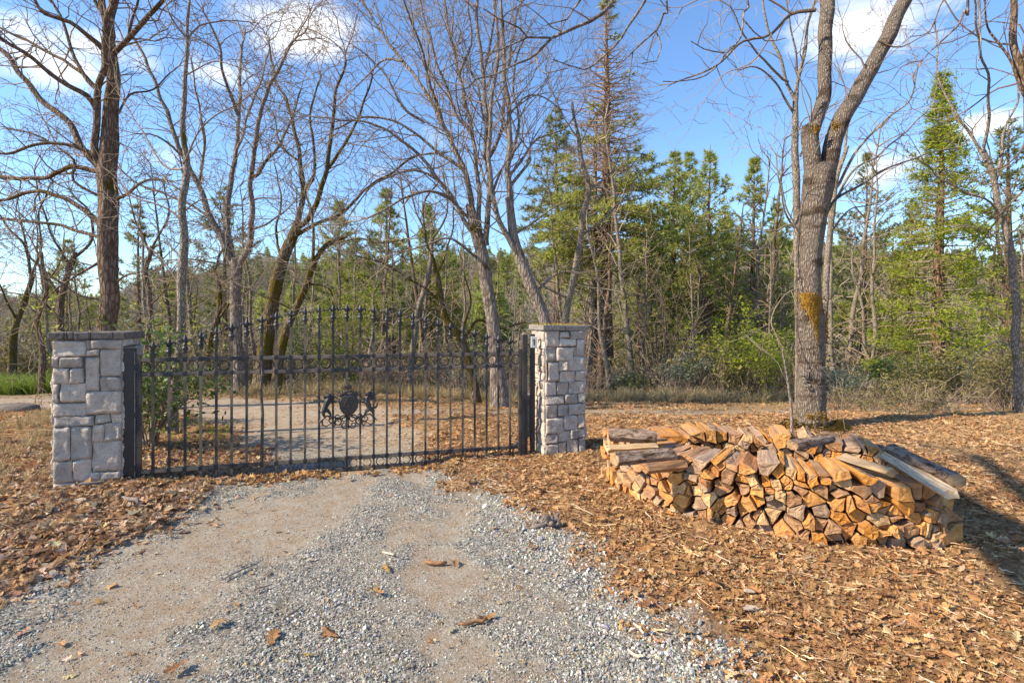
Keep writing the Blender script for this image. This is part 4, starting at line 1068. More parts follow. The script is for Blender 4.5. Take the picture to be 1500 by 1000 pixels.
# ------------------------------------------------------------------ trees
def smooth_path(pts, step):
    """pts: list of (Vector, radius) -> resampled smooth list"""
    Q = [p for p, _ in pts]; R_ = [q for _, q in pts]
    Q = [Q[0] * 2 - Q[1]] + Q + [Q[-1] * 2 - Q[-2]]; R_ = [R_[0]] + R_ + [R_[-1]]; out = []
    for i in range(1, len(Q) - 2):
        L = (Q[i + 1] - Q[i]).length; n = max(1, int(L / step))
        for k in range(n):
            t = k / n; a, b, c, d = Q[i - 1], Q[i], Q[i + 1], Q[i + 2]
            p = .5 * ((2 * b) + (c - a) * t + (2 * a - 5 * b + 4 * c - d) * t * t + (3 * b - a - 3 * c + d) * t ** 3)
            out.append((p, R_[i] + (R_[i + 1] - R_[i]) * t))
    out.append((Q[-2], R_[-2])); return out
def grow(segs, r, p, d, L, rad, lvl, up=.02, wob=.22, seg=.22, dens=1.0, rmin=.0035, sub=.5, spread=(28, 62)):
    n = max(3, int(L / seg)); st = L / n; d = d.normalized()
    nchild = 0
    for i in range(n):
        t = i / n
        d = Vector((d.x + r.gauss(0, wob), d.y + r.gauss(0, wob), d.z + r.gauss(0, wob) + up)).normalized()
        q = p + d * st
        r0 = max(rmin, rad * (1 - .75 * t)); r1 = max(rmin * .8, rad * (1 - .75 * (t + 1 / n)))
        segs.append((p.x, p.y, p.z, q.x, q.y, q.z, r0, r1))
        if lvl > 0 and t > .12:
            k = dens * st / seg * .62
            while r.random() < k:
                k -= 1
                ax = d.cross(Vector((r.gauss(0, 1), r.gauss(0, 1), r.gauss(0, 1))))
                if ax.length < 1e-4: continue
                nd = Matrix.Rotation(math.radians(r.uniform(*spread)), 3, ax.normalized()) @ d
                grow(segs, r, q.copy(), nd, L * r.uniform(.3, .62) * (1 - .45 * t), max(rmin, r0 * r.uniform(.42, .65)), lvl - 1, up, wob * 1.1, max(.07, seg * .72), dens, rmin, sub, spread)
        p = q
def prisms(segs, k=3):
    a = np.array(segs, dtype=np.float64); p0, p1, r0, r1 = a[:, 0:3], a[:, 3:6], a[:, 6], a[:, 7]
    t = p1 - p0; L = np.linalg.norm(t, axis=1, keepdims=True); t = t / np.maximum(L, 1e-9)
    ref = np.where(np.abs(t[:, 2:3]) < .9, np.array([[0, 0, 1.0]]), np.array([[1.0, 0, 0]]))
    u = np.cross(t, ref); u /= np.linalg.norm(u, axis=1, keepdims=True); v = np.cross(t, u)
    p1 = p1 + t * r1[:, None] * .6
    ring0, ring1 = [], []
    for j in range(k):
        an = 2 * math.pi * j / k; w = u * math.cos(an) + v * math.sin(an)
        ring0.append(p0 + w * r0[:, None]); ring1.append(p1 + w * r1[:, None])
    V = np.stack(ring0 + ring1, 1).reshape(-1, 3); n = len(a); base = (np.arange(n) * 2 * k)[:, None]
    Fq = []
    for j in range(k): Fq.append(np.concatenate([base + j, base + (j + 1) % k, base + k + (j + 1) % k, base + k + j], 1))
    return V, np.stack(Fq, 1).reshape(-1, 4)
def bumpy_tube(path, k, amp, fr, seed, flare=0.0):
    """path [(Vector, r)] -> verts, quads with knobbly radius"""
    n = len(path); V = []; up = None
    for i, (p, rr) in enumerate(path):
        t = (path[min(i + 1, n - 1)][0] - path[max(i - 1, 0)][0]).normalized()
        if up is None: up = Vector((0, -1, 0)) if abs(t.y) < .8 else Vector((1, 0, 0))
        up = (up - t * up.dot(t)).normalized(); sd = t.cross(up)
        for j in range(k):
            an = 2 * math.pi * j / k; w = up * math.cos(an) + sd * math.sin(an)
            q = w * 1.0
            m_ = mnoise.noise(Vector((q.x * fr + seed, q.y * fr, p.z * fr * 1.0))) * amp + mnoise.noise(Vector((q.x * fr * 3.1, q.y * fr * 3.1 + seed, p.z * fr * 1.6))) * amp * .45
            fl = 0
            if flare: h = p.z - path[0][0].z; fl = flare * math.exp(-h / .22) * (1 + .55 * math.cos(an * 5 + seed))
            V.append(p + w * rr * (1 + m_ + fl))
    Fq = []
    for i in range(n - 1):
        for j in range(k): Fq.append((i * k + j, i * k + (j + 1) % k, (i + 1) * k + (j + 1) % k, (i + 1) * k + j))
    return [tuple(v) for v in V], Fq
def rel(V, base): return np.asarray(V, dtype=np.float64) - np.array([base[0], base[1], base[2]])[None, :]
def needle_cloud(centers, dirs, r, ln=.16, per=11, w=.012, droop=.0, fan=.9):
    """bunches of thin needle triangles"""
    c = np.repeat(np.asarray(centers), per, 0); dd = np.repeat(np.asarray(dirs), per, 0); n = len(c)
    g = np.random.default_rng(r)
    v = dd * .8 + g.normal(0, fan, (n, 3)) * .75; v[:, 2] += .15 - droop; v /= np.linalg.norm(v, axis=1, keepdims=True)
    l = ln * g.uniform(.6, 1.2, (n, 1)); s = np.cross(v, g.normal(0, 1, (n, 3))); s /= np.linalg.norm(s, axis=1, keepdims=True)
    V = np.stack([c - s * w, c + s * w, c + v * l], 1).reshape(-1, 3)
    Ft = np.arange(3 * n).reshape(-1, 3)
    cl = np.repeat(g.uniform(0, 1, (len(centers), 1)), per, 0) * .7 + g.uniform(0, .3, (n, 1))
    dead = (np.repeat(g.uniform(0, 1, (len(centers), 1)), per, 0) > .93) * .8
    C = np.repeat(np.concatenate([cl, dead, cl * 0], 1), 3, 0)
    return V, Ft, C
def leaf_cloud(centers, r, per=8, size=.06, spr=.16, flat=.5):
    g = np.random.default_rng(r); c = np.repeat(np.asarray(centers), per, 0); n = len(c); c = c + g.normal(0, spr, (n, 3)) * np.array([1, 1, .7])
    a = g.normal(0, 1, (n, 3)); a[:, 2] *= flat; a /= np.linalg.norm(a, axis=1, keepdims=True)
    b = np.cross(a, g.normal(0, 1, (n, 3))); b /= np.linalg.norm(b, axis=1, keepdims=True); s = size * g.uniform(.6, 1.3, (n, 1))
    V = np.stack([c - a * s, c + b * s * .45, c + a * s, c - b * s * .45], 1).reshape(-1, 3)
    Fq = np.arange(4 * n).reshape(-1, 4)
    cl = np.repeat(g.uniform(0, 1, (len(centers), 1)), per, 0) * .7 + g.uniform(0, .3, (n, 1)); dead = (g.uniform(0, 1, (n, 1)) > .96) * .7
    return V, Fq, np.repeat(np.concatenate([cl, dead, cl * 0], 1), 4, 0)

def traced_tree(name, label, cat, d, trunk, limbs, bark, twigm, seed, lvl=2, dens=1.0, rmin=.004, twiglen=1.0, depth_spread=1.3, k=12, flare=.25, amp=.12, fr=1.6, up=.02, moss=None, leaves_=None, group=None, tiptwigs=True, gy=None, step=.12, wobble=.25, tmax=.016, wf=.90, tw=.05):
    """trunk: [(px, py, width px)] ; limbs: [(list of (px, py), w0, w1)] ; all put at real distance d (limbs fan out in depth)"""
    r = random.Random(seed); s = d / F
    b = P(trunk[0][0], trunk[0][1], d); base = Vector((b.x, b.y, gz(b.x, b.y) if gy is None else gy))
    t = thing(name, label, cat, base, group=group)
    tp = [(P(px, py, d), w * s / 2 * wf) for px, py, w in trunk]
    tp[0] = (Vector((tp[0][0].x, tp[0][0].y, base.z - .15)), tp[0][1] * 1.05)
    path = smooth_path(tp, step)
    if tw: path = [(p + Vector((mnoise.noise(Vector((seed, 0, p.z * 1.3))), mnoise.noise(Vector((0, seed, p.z * 1.3))), 0)) * tw * min(1, i * step / 1.5), q) for i, (p, q) in enumerate(path)]
    V, Fq = bumpy_tube(path, k, amp, fr, seed * .7, flare)
    link('trunk', np_mesh('trunk', rel(V, base), Fq, [bark]), t)
    segs = []; thick = []
    for (pts, w0, w1) in limbs:
        off = r.uniform(-1, 1) * depth_spread * (s * 60); n = len(pts); L = 0
        pp = []; tot = sum(math.hypot(pts[i + 1][0] - pts[i][0], pts[i + 1][1] - pts[i][1]) for i in range(n - 1)); acc = 0
        for i, (px, py) in enumerate(pts):
            if i: acc += math.hypot(px - pts[i - 1][0], py - pts[i - 1][1])
            f = acc / max(tot, 1); dd = d + off * f * min(1.5, tot / 150)
            pp.append((P(px, py, dd), (w0 + (w1 - w0) * f ** .8) * s / 2 * wf))
        # gnarl the limb a little
        lp = smooth_path(pp, max(.10, s * 7))
        lp = [(p + Vector((mnoise.noise(p * 2.1 + Vector((seed, 0, 0))), mnoise.noise(p * 2.1 + Vector((0, seed, 9))), mnoise.noise(p * 2.1 + Vector((5, 0, seed))))) * .05 * (0 if i == 0 else 1), q) for i, (p, q) in enumerate(lp)]
        if w0 * s / 2 > .022:
            V, Fq = bumpy_tube(lp, 7 if w0 < 14 else 12, amp * .9, 2.2, seed + len(thick)); thick.append(1)
            link('limb', np_mesh('limb', rel(V, base), Fq, [bark]), t)
        else:
            for (a, ra), (b2, rb) in zip(lp[:-1], lp[1:]): segs.append((a.x, a.y, a.z, b2.x, b2.y, b2.z, max(ra, rmin), max(rb, rmin)))
        # side branches
        for i in range(2, len(lp)):
            p, q = lp[i]; tg = (lp[i][0] - lp[i - 1][0]).normalized(); f = i / len(lp); st = (lp[i][0] - lp[i - 1][0]).length
            kk = dens * st / .28 * (.5 + f)
            while r.random() < kk:
                kk -= 1
                ax = tg.cross(Vector((r.gauss(0, 1), r.gauss(0, 1), r.gauss(0, 1))))
                if ax.length < 1e-4: continue
                nd = Matrix.Rotation(math.radians(r.uniform(25, 70)), 3, ax.normalized()) @ tg
                grow(segs, r, p.copy(), nd, twiglen * r.uniform(.5, 1.5) * (1.1 - .5 * f), max(rmin, min(q * .55, tmax)), lvl - 1, up, wobble, .17, dens * .9, rmin)
        if tiptwigs:
            for _ in range(3):
                p, q = lp[-1]; tg = (lp[-1][0] - lp[-2][0]).normalized()
                nd = (tg + Vector((r.gauss(0, .3), r.gauss(0, .3), r.gauss(0, .3)))).normalized()
                grow(segs, r, p.copy(), nd, twiglen * r.uniform(1, 2), max(rmin, min(q * .7, tmax * 1.3)), lvl - 1, up, wobble, .17, dens, rmin)
    if segs:
        V, Fq = prisms(segs); link('crown', np_mesh('crown', rel(V, base), Fq, [twigm]), t)
    return t, base, segs

# --- the gnarled oak behind the left pillar
traced_tree('oak_tree', 'tall bare brown oak with many crooked limbs directly behind the left stone pillar', 'tree', 9.0,
    [(156, 605, 34), (156, 540, 29), (157, 480, 27), (160, 400, 27), (158, 330, 28), (158, 300, 29), (160, 220, 26), (163, 150, 20), (164, 90, 17), (160, 50, 13), (152, 20, 10), (148, -30, 9), (140, -120, 6)],
    [([(146, 260), (141, 200), (141, 150), (152, 95), (155, 40), (168, -10), (180, -90)], 12, 6),
     ([(143, 168), (128, 140), (85, 118), (40, 80), (0, 55), (-50, 20)], 9, 4),
     ([(148, 250), (115, 205), (95, 175), (60, 145), (35, 115), (15, 85), (-25, 50)], 12, 6),
     ([(150, 72), (130, 55), (100, 32), (65, 22), (48, -10)], 9, 4),
     ([(162, 85), (182, 62), (212, 32), (240, -5), (270, -60)], 9, 5),
     ([(185, 60), (196, 22), (206, -20)], 5, 3),
     ([(146, 135), (118, 105), (95, 45), (72, -5)], 7, 3.5),
     ([(143, 130), (100, 92), (75, 78), (20, 50), (-20, 30)], 7, 3),
     ([(150, 252), (108, 245), (60, 262), (0, 262), (-60, 275)], 9, 5),
     ([(148, 328), (115, 305), (85, 288), (45, 281), (0, 294), (-60, 300)], 9, 4),
     ([(148, 348), (90, 330), (60, 325), (0, 322), (-60, 330)], 6, 3),
     ([(163, 298), (190, 280), (204, 266), (240, 262)], 6, 3),
     ([(150, 230), (118, 215), (60, 210), (10, 225), (-40, 215)], 7, 3),
     ([(150, 290), (110, 265), (110, 235), (60, 200), (20, 190)], 5, 2.5),
     ([(168, 170), (190, 140), (225, 130), (260, 95)], 4, 2),
     ([(152, 380), (120, 400), (85, 420), (50, 470)], 5, 2), ([(165, 420), (195, 400), (230, 410)], 4, 2),
     ([(163, 60), (168, 10), (190, -60)], 9, 5), ([(150, 20), (130, -20), (100, -80)], 6, 3), ([(153, 440), (110, 430), (70, 400)], 4, 2)],
    M['oakred'], M['twig'], 3, lvl=3, dens=1.3, k=18, amp=.16, rmin=.0045)
# --- slim tree behind the gate's left end
traced_tree('oak_tree', 'slim pale leaning tree rising through the left end of the gate', 'tree', 6.9,
    [(252, 648, 16), (256, 570, 15), (262, 520, 14), (266, 480, 13), (266, 420, 13), (269, 350, 12), (266, 300, 11), (272, 240, 9), (269, 180, 8), (272, 90, 6), (277, 0, 4), (280, -50, 3)],
    [([(268, 240), (300, 182), (345, 152), (385, 128)], 3.5, 1.8), ([(265, 322), (235, 300), (195, 287), (172, 262)], 4, 2), ([(272, 245), (240, 240), (205, 185), (175, 140)], 4, 2),
     ([(273, 60), (295, 40), (330, 30), (365, 35)], 4, 2), ([(272, 55), (250, 25), (238, -5)], 3.5, 2), ([(270, 310), (300, 290), (330, 300)], 3, 1.6), ([(264, 430), (240, 380), (190, 345)], 3.5, 1.6),
     ([(266, 460), (300, 440), (330, 420)], 3, 1.5), ([(272, 110), (310, 95), (350, 100)], 3, 1.5)],
    M['grey'], M['twig'], 8, lvl=3, dens=1.05, k=12, rmin=.0035, flare=.3, depth_spread=.9, twiglen=.8)
# --- vase shaped oak
traced_tree('oak_tree', 'bare oak whose straight trunk divides into four rising limbs, behind the gate left', 'tree', 12.5,
    [(352, 578, 20), (348, 500, 17), (345, 440, 17), (345, 385, 17), (346, 378, 16)],
    [([(346, 395), (325, 352), (305, 312), (290, 270), (268, 228), (250, 180), (222, 110), (200, 60)], 12, 4), ([(346, 392), (334, 340), (334, 290), (345, 230), (350, 170), (352, 100), (357, 50)], 12, 4),
     ([(346, 392), (365, 358), (368, 318), (368, 260), (376, 200), (392, 130), (430, 60)], 11, 4), ([(325, 350), (300, 312), (255, 290), (205, 270), (180, 250)], 5, 2.5), ([(345, 388), (300, 384), (270, 378)], 4, 2),
     ([(350, 170), (330, 120), (320, 60), (300, 20)], 6, 2.5), ([(368, 260), (385, 245), (425, 180), (440, 130)], 6, 2.5), ([(345, 230), (360, 180), (385, 110), (395, 60)], 5, 2), ([(290, 270), (300, 210), (290, 150), (280, 90)], 5, 2),
     ([(366, 340), (400, 320), (430, 300)], 4, 2), ([(268, 228), (230, 200), (200, 195)], 4, 2)],
    M['oak'], M['twig'], 12, lvl=3, dens=1.1, rmin=.005, twiglen=1.3)
# --- leaning mossy double oak
traced_tree('oak_tree', 'dark leaning oak with mossy base and wide spreading limbs behind the gate', 'tree', 12.2,
    [(382, 580, 30), (388, 520, 24), (398, 450, 21), (411, 390, 19), (430, 345, 17), (437, 325, 15)],
    [([(434, 335), (443, 290), (441, 240), (425, 165), (402, 110), (395, 60)], 10, 3.5), ([(434, 335), (460, 308), (478, 250), (485, 200), (492, 140), (505, 90)], 10, 3.5), ([(425, 350), (450, 335), (500, 312), (535, 278), (565, 258), (605, 232), (655, 222)], 7, 3),
     ([(443, 290), (462, 240), (455, 170), (470, 110)], 6, 2.5), ([(478, 250), (505, 210), (530, 160), (545, 110)], 6, 2.5), ([(441, 240), (415, 215), (400, 170)], 4, 2), ([(411, 385), (405, 340), (412, 290), (402, 240)], 5, 2)],
    M['oakmoss'], M['twig'], 15, lvl=3, dens=1.1, rmin=.005, twiglen=1.3)
traced_tree('oak_tree', 'thin mossy crooked oak leaning right beside the dark leaning oak', 'tree', 11.9,
    [(403, 582, 16), (412, 510, 14), (430, 458, 12), (448, 420, 11), (458, 392, 10), (476, 360, 7), (508, 346, 5)],
    [([(456, 395), (460, 350), (452, 300), (440, 260)], 6, 3), ([(448, 415), (480, 420), (488, 450)], 4, 2), ([(476, 360), (520, 350), (560, 355), (600, 350)], 4, 2), ([(430, 455), (400, 440), (380, 430)], 4, 2)],
    M['oakmoss'], M['twig'], 16, lvl=3, dens=.8, rmin=.0045)
# --- the big ascending oak right of centre
traced_tree('oak_tree', 'large bare oak with pale leaning trunk and fan of long branches, right of the crest', 'tree', 9.8,
    [(735, 592, 34), (729, 545, 25), (724, 490, 22), (717, 440, 21), (706, 380, 20), (696, 330, 19), (688, 300, 14)],
    [([(694, 320), (680, 250), (652, 190), (622, 130), (590, 90), (560, 50), (530, 0)], 11, 3.5), ([(704, 345), (700, 270), (690, 190), (672, 110), (655, 30), (645, -30)], 9, 3.5), ([(712, 360), (716, 290), (713, 200), (708, 110), (700, 30), (697, -40)], 11, 4),
     ([(700, 350), (672, 305), (640, 262), (605, 220), (550, 182), (500, 178)], 8, 3), ([(692, 320), (655, 290), (620, 280), (575, 300), (540, 320)], 6, 2.5), ([(622, 180), (590, 160), (560, 105), (520, 70)], 5, 2), ([(680, 250), (640, 220), (600, 190), (540, 170), (490, 190)], 6, 2.5),
     ([(713, 240), (735, 190), (740, 120), (752, 50), (765, -20)], 7, 3), ([(690, 190), (665, 160), (640, 90), (620, 20)], 6, 2.5), ([(652, 190), (630, 120), (610, 50), (590, -10)], 6, 2.5), ([(708, 110), (720, 60), (725, 0)], 5, 2.5), ([(672, 110), (690, 60), (685, 0)], 5, 2.5),
     ([(640, 262), (600, 250), (550, 270), (520, 300)], 4, 2), ([(700, 380), (660, 350), (630, 355), (590, 370)], 5, 2), ([(716, 290), (740, 240), (770, 200)], 5, 2.5), ([(590, 90), (560, 90), (520, 130)], 4, 2), ([(717, 200), (700, 140), (680, 60)], 5, 2)],
    M['oak'], M['twig'], 20, lvl=3, dens=1.2, k=16, rmin=.0045, twiglen=1.35, up=.05, wobble=.13)
traced_tree('oak_tree', 'short crooked dark mossy oak in front of the pale leaning trunk, tangled with low twigs', 'tree', 10.6,
    [(700, 590, 18), (690, 545, 14), (676, 500, 13), (655, 470, 11), (645, 430, 10), (640, 400, 9)],
    [([(642, 410), (625, 350), (620, 300), (640, 270)], 6, 3), ([(645, 440), (600, 410), (560, 385), (520, 375)], 5, 2.5), ([(676, 500), (700, 470), (730, 480), (770, 470)], 6, 3), ([(655, 470), (640, 455), (600, 450)], 4, 2), ([(640, 400), (660, 350), (665, 300)], 4, 2), ([(676, 490), (690, 440), (680, 400)], 4, 2)],
    M['oakmoss'], M['twigpale'], 22, lvl=3, dens=1.3, rmin=.0045, twiglen=.9)
traced_tree('oak_tree', 'pale forked oak leaning left behind the right stone pillar', 'tree', 9.3,
    [(826, 600, 24), (812, 530, 21), (798, 470, 19), (782, 430, 19), (768, 395, 19), (752, 345, 15), (745, 290, 13)],
    [([(748, 300), (744, 240), (746, 180), (740, 100), (735, 20), (733, -40)], 11, 4), ([(762, 380), (735, 335), (722, 290), (716, 220), (722, 140), (730, 60), (725, -10)], 10, 3.5), ([(746, 275), (765, 250), (776, 232), (775, 220)], 6, 4), ([(744, 240), (760, 180), (752, 110), (775, 40)], 6, 2.5),
     ([(746, 260), (780, 210), (825, 190), (850, 160)], 5, 2), ([(722, 290), (705, 250), (690, 200), (660, 150)], 5, 2), ([(735, 190), (760, 150), (790, 140), (820, 160)], 4, 1.8), ([(782, 430), (810, 405), (830, 398)], 6, 3), ([(752, 345), (790, 320), (820, 300)], 4, 2)],
    M['oak'], M['twig'], 25, lvl=3, dens=1.1, k=14, rmin=.0045, twiglen=1.2, up=.05, wobble=.14)
traced_tree('oak_tree', 'slender pale grey tree with wavy trunk just above the right stone pillar', 'tree', 11.0,
    [(828, 590, 14), (828, 480, 13), (833, 440, 11), (846, 380, 10), (852, 320, 10), (862, 280, 8), (850, 215, 7), (842, 180, 5), (838, 150, 4)],
    [([(850, 345), (880, 325), (905, 300), (920, 290)], 5, 2.5), ([(850, 215), (870, 170), (900, 130)], 3, 1.6), ([(845, 200), (815, 150), (800, 110)], 3, 1.6), ([(862, 280), (895, 250), (920, 200)], 3.5, 1.6), ([(833, 440), (800, 420), (780, 400)], 4, 2)],
    M['grey'], M['twigpale'], 27, lvl=3, dens=.8, rmin=.0045, up=.04)
# --- the big forked oak on the right
d = 7.45
bo, base, _ = traced_tree('oak_tree', 'huge forked oak with bright moss patch and sawn off limb stub, standing behind the firewood', 'tree', d,
    [(1188, 632, 46), (1188, 600, 41), (1188, 560, 40), (1188, 520, 40), (1187, 480, 40), (1184, 440, 37), (1184, 415, 36), (1185, 380, 36), (1188, 340, 37), (1193, 305, 39), (1198, 275, 44), (1200, 256, 45), (1201, 246, 36), (1202, 238, 16), (1202, 234, 4)],
    [([(1194, 268), (1189, 238), (1187, 212), (1186, 186)], 27, 24), ([(1189, 208), (1194, 178), (1207, 148), (1208, 108), (1208, 68), (1212, 35), (1212, 8), (1206, -30)], 17, 22),
     ([(1208, 268), (1216, 235), (1220, 203), (1240, 165), (1262, 122), (1284, 81), (1305, 40), (1325, 2), (1345, -40), (1370, -90)], 28, 19),
     ([(1205, 318), (1225, 292), (1262, 268), (1300, 250), (1342, 228), (1400, 215)], 5, 2), ([(1175, 352), (1160, 320), (1150, 300), (1142, 262), (1148, 250)], 4, 2),
     ([(1182, 350), (1160, 330), (1138, 340)], 4, 2.5), ([(1176, 420), (1150, 430), (1130, 470), (1135, 490)], 2.5, 1.5), ([(1228, 180), (1240, 150), (1232, 110)], 3, 1.5),
     ([(1195, 15), (1160, 20), (1130, 50), (1090, 60), (1040, 100), (985, 120)], 6, 2.2), ([(1130, 50), (1100, 90), (1060, 110)], 3, 1.6), ([(1160, 20), (1120, 0), (1060, -10), (1000, 10)], 4, 2), ([(1287, 60), (1320, 70), (1360, 50)], 4, 1.5),
     ([(1266, 98), (1240, 60), (1235, 30)], 3, 1.5)],
    M['bigoak'], M['twig'], 30, lvl=3, dens=.42, k=56, amp=.07, fr=2.6, flare=.16, rmin=.0035, step=.035, twiglen=.75, depth_spread=.8, wobble=.2, tmax=.010, wf=.93, tw=0)
# moss growing in a strip on the trunk
mossp = [(1183, 432, 17), (1191, 447, 19), (1199, 462, 13), (1203, 480, 11), (1205, 500, 8)]
r = random.Random(9); mb = MB()
for q in range(2600):
    i = r.randrange(len(mossp) - 1); t = r.random(); a, b = mossp[i], mossp[i + 1]
    px = a[0] + (b[0] - a[0]) * t + r.gauss(0, 1) * (a[2] + (b[2] - a[2]) * t) * .42; py = a[1] + (b[1] - a[1]) * t + r.gauss(0, 3.5)
    hw = 21.2; u = max(-.99, min(.99, (px - 1187) / hw)); dd = d - math.sqrt(1 - u * u) * hw * d / F * 1.01
    p = P(px, py, dd) - base; s = r.uniform(.008, .02); nn = Vector((u, -math.sqrt(1 - u * u), 0)); sd = Vector((-nn.y, nn.x, 0))
    p = p - nn * .004
    mb.add([p - sd * s, p + sd * s, p + Vector((0, 0, -s * 1.6)) + nn * .004, p + nn * s * r.uniform(.5, 1.3) + Vector((0, 0, -s * .4))], [(0, 1, 3), (1, 2, 3), (2, 0, 3)])
m, N = mat('bright_moss'); O = N.n('ShaderNodeTexCoord').outputs['Object']; finish(N, N.ramp(N.noise(O, 14, 4, .7), [(.3, (.12, .08, .02)), (.5, (.33, .17, .02)), (.7, (.30, .23, .05))]), .95)
o = mb.obj('moss_patch', m, bo); o['kind'] = 'stuff'
for (qx, qy, qr, dd) in ((1224, 184, 5, d - .16), (1197, 189, 4, d - .14), (1188, 610, 4, d - .29), (1163, 617, 6, d - .25), (1206, 612, 6, d - .26)):
    m2 = MB()
    for q in range(70):
        a = r.uniform(0, 6.28); k = abs(r.gauss(0, 1)) * qr; p = P(qx + k * math.cos(a), qy + k * math.sin(a), dd) - base; s = r.uniform(.007, .017)
        m2.add([p + Vector((-s, .02, 0)), p + Vector((s, .02, 0)), p + Vector((0, .02, -s * 1.6)), p + Vector((0, -s, 0))], [(0, 1, 3), (1, 2, 3), (2, 0, 3)])
    m2.obj('moss_spot', m, bo)['kind'] = 'stuff'
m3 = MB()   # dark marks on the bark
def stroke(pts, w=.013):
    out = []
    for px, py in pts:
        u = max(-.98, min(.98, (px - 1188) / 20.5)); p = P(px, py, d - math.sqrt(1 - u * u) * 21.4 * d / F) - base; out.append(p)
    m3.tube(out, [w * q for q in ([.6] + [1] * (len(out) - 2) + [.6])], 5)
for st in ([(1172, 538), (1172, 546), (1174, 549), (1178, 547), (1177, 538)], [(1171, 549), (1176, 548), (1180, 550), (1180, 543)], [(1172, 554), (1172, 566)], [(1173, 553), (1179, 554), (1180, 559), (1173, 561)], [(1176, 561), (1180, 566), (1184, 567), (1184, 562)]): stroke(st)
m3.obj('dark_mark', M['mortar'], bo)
# mossy debris round the foot
r = random.Random(10); mb = MB()
for q in range(700):
    a = r.uniform(3.0, 6.5); R0 = r.uniform(.34, .48); p = Vector((R0 * math.cos(a), R0 * math.sin(a), r.uniform(-.02, .10) * (1.2 - (R0 - .34) * 6))); s = r.uniform(.01, .03)
    mb.add([p + Vector((-s, 0, 0)), p + Vector((s, 0, 0)), p + Vector((0, s, 0)), p + Vector((r.uniform(-s, s), -s * .5, s))], [(0, 1, 3), (1, 2, 3), (2, 0, 3)])
o = mb.obj('moss_at_foot', M['moss'], bo); o['kind'] = 'stuff'
# grey tree standing close behind its left side
traced_tree('oak_tree', 'narrow grey tree close behind the left side of the huge forked oak', 'tree', 9.4,
    [(1172, 600, 13), (1171, 520, 13), (1170, 420, 12), (1168, 340, 12), (1166, 270, 11), (1164, 200, 10), (1166, 140, 8)],
    [([(1166, 150), (1155, 120), (1140, 80), (1125, 40), (1115, -10)], 6, 3), ([(1166, 150), (1172, 100), (1180, 50), (1195, 0), (1205, -50)], 7, 3), ([(1162, 165), (1135, 120), (1105, 100), (1080, 105)], 4, 2), ([(1168, 110), (1160, 60), (1150, 10)], 4, 2), ([(1165, 200), (1180, 175), (1200, 170)], 3, 2),
     ([(1155, 120), (1120, 90), (1090, 50), (1070, 10)], 4, 2), ([(1170, 340), (1150, 310), (1140, 260)], 4, 2), ([(1172, 230), (1200, 170), (1230, 150), (1250, 120)], 3, 1.5)],
    M['grey'], M['twigpale'], 33, lvl=3, dens=.9, rmin=.0042, up=.03)
traced_tree('oak_tree', 'thin grey tree leaning right just behind the huge forked oak', 'tree', 10.2,
    [(1196, 600, 10), (1205, 480, 10), (1216, 340, 9), (1225, 270, 8), (1238, 215, 6)],
    [([(1225, 275), (1260, 215), (1295, 180), (1330, 150), (1345, 100)], 5, 2), ([(1220, 300), (1250, 250), (1290, 225), (1340, 180), (1360, 160)], 5, 2), ([(1238, 215), (1250, 160), (1275, 100), (1300, 60)], 4, 2), ([(1216, 340), (1245, 310), (1275, 300)], 3.5, 1.8)],
    M['grey'], M['twigpale'], 35, lvl=3, dens=.8, rmin=.0042, up=.03)
# --- bare trees at the right edge
traced_tree('oak_tree', 'bare thin tree leaning left at the right edge of the photograph', 'tree', 8.6,
    [(1512, 690, 14), (1495, 600, 12), (1490, 520, 12), (1488, 440, 11), (1480, 380, 10), (1470, 320, 9), (1458, 270, 8), (1440, 220, 7)],
    [([(1444, 235), (1420, 195), (1400, 170), (1378, 120), (1370, 60)], 5, 2), ([(1440, 222), (1450, 160), (1445, 100), (1430, 30), (1425, -20)], 5, 2.2), ([(1470, 320), (1440, 290), (1400, 275), (1350, 240)], 4, 1.8), ([(1458, 270), (1470, 200), (1490, 150), (1500, 90)], 5, 2), ([(1488, 440), (1450, 420), (1420, 430)], 3, 1.5),
     ([(1480, 380), (1450, 340), (1420, 330)], 3, 1.5), ([(1490, 520), (1470, 500), (1440, 510), (1425, 530)], 3, 1.5)],
    M['grey'], M['twigpale'], 38, lvl=3, dens=.9, rmin=.004, twiglen=.9)
traced_tree('oak_tree', 'bare tree with a dark trunk leaving the photograph at the top right corner', 'tree', 7.8,
    [(1560, 700, 18), (1545, 560, 17), (1530, 400, 16), (1520, 260, 15), (1500, 130, 13), (1490, 60, 10), (1480, -10, 8), (1470, -60, 6)],
    [([(1500, 140), (1480, 90), (1450, 40), (1440, 0)], 5, 2.2), ([(1498, 120), (1460, 130), (1420, 160), (1380, 180)], 4, 1.8), ([(1510, 200), (1480, 240), (1450, 250)], 4, 2), ([(1490, 70), (1450, 60), (1400, 30), (1380, -10)], 4, 2), ([(1520, 260), (1480, 300), (1440, 350)], 4, 2), ([(1495, 90), (1510, 20), (1530, -30)], 5, 3)],
    M['oakred'], M['twigdark'], 40, lvl=3, dens=.8, rmin=.004, twiglen=.8)
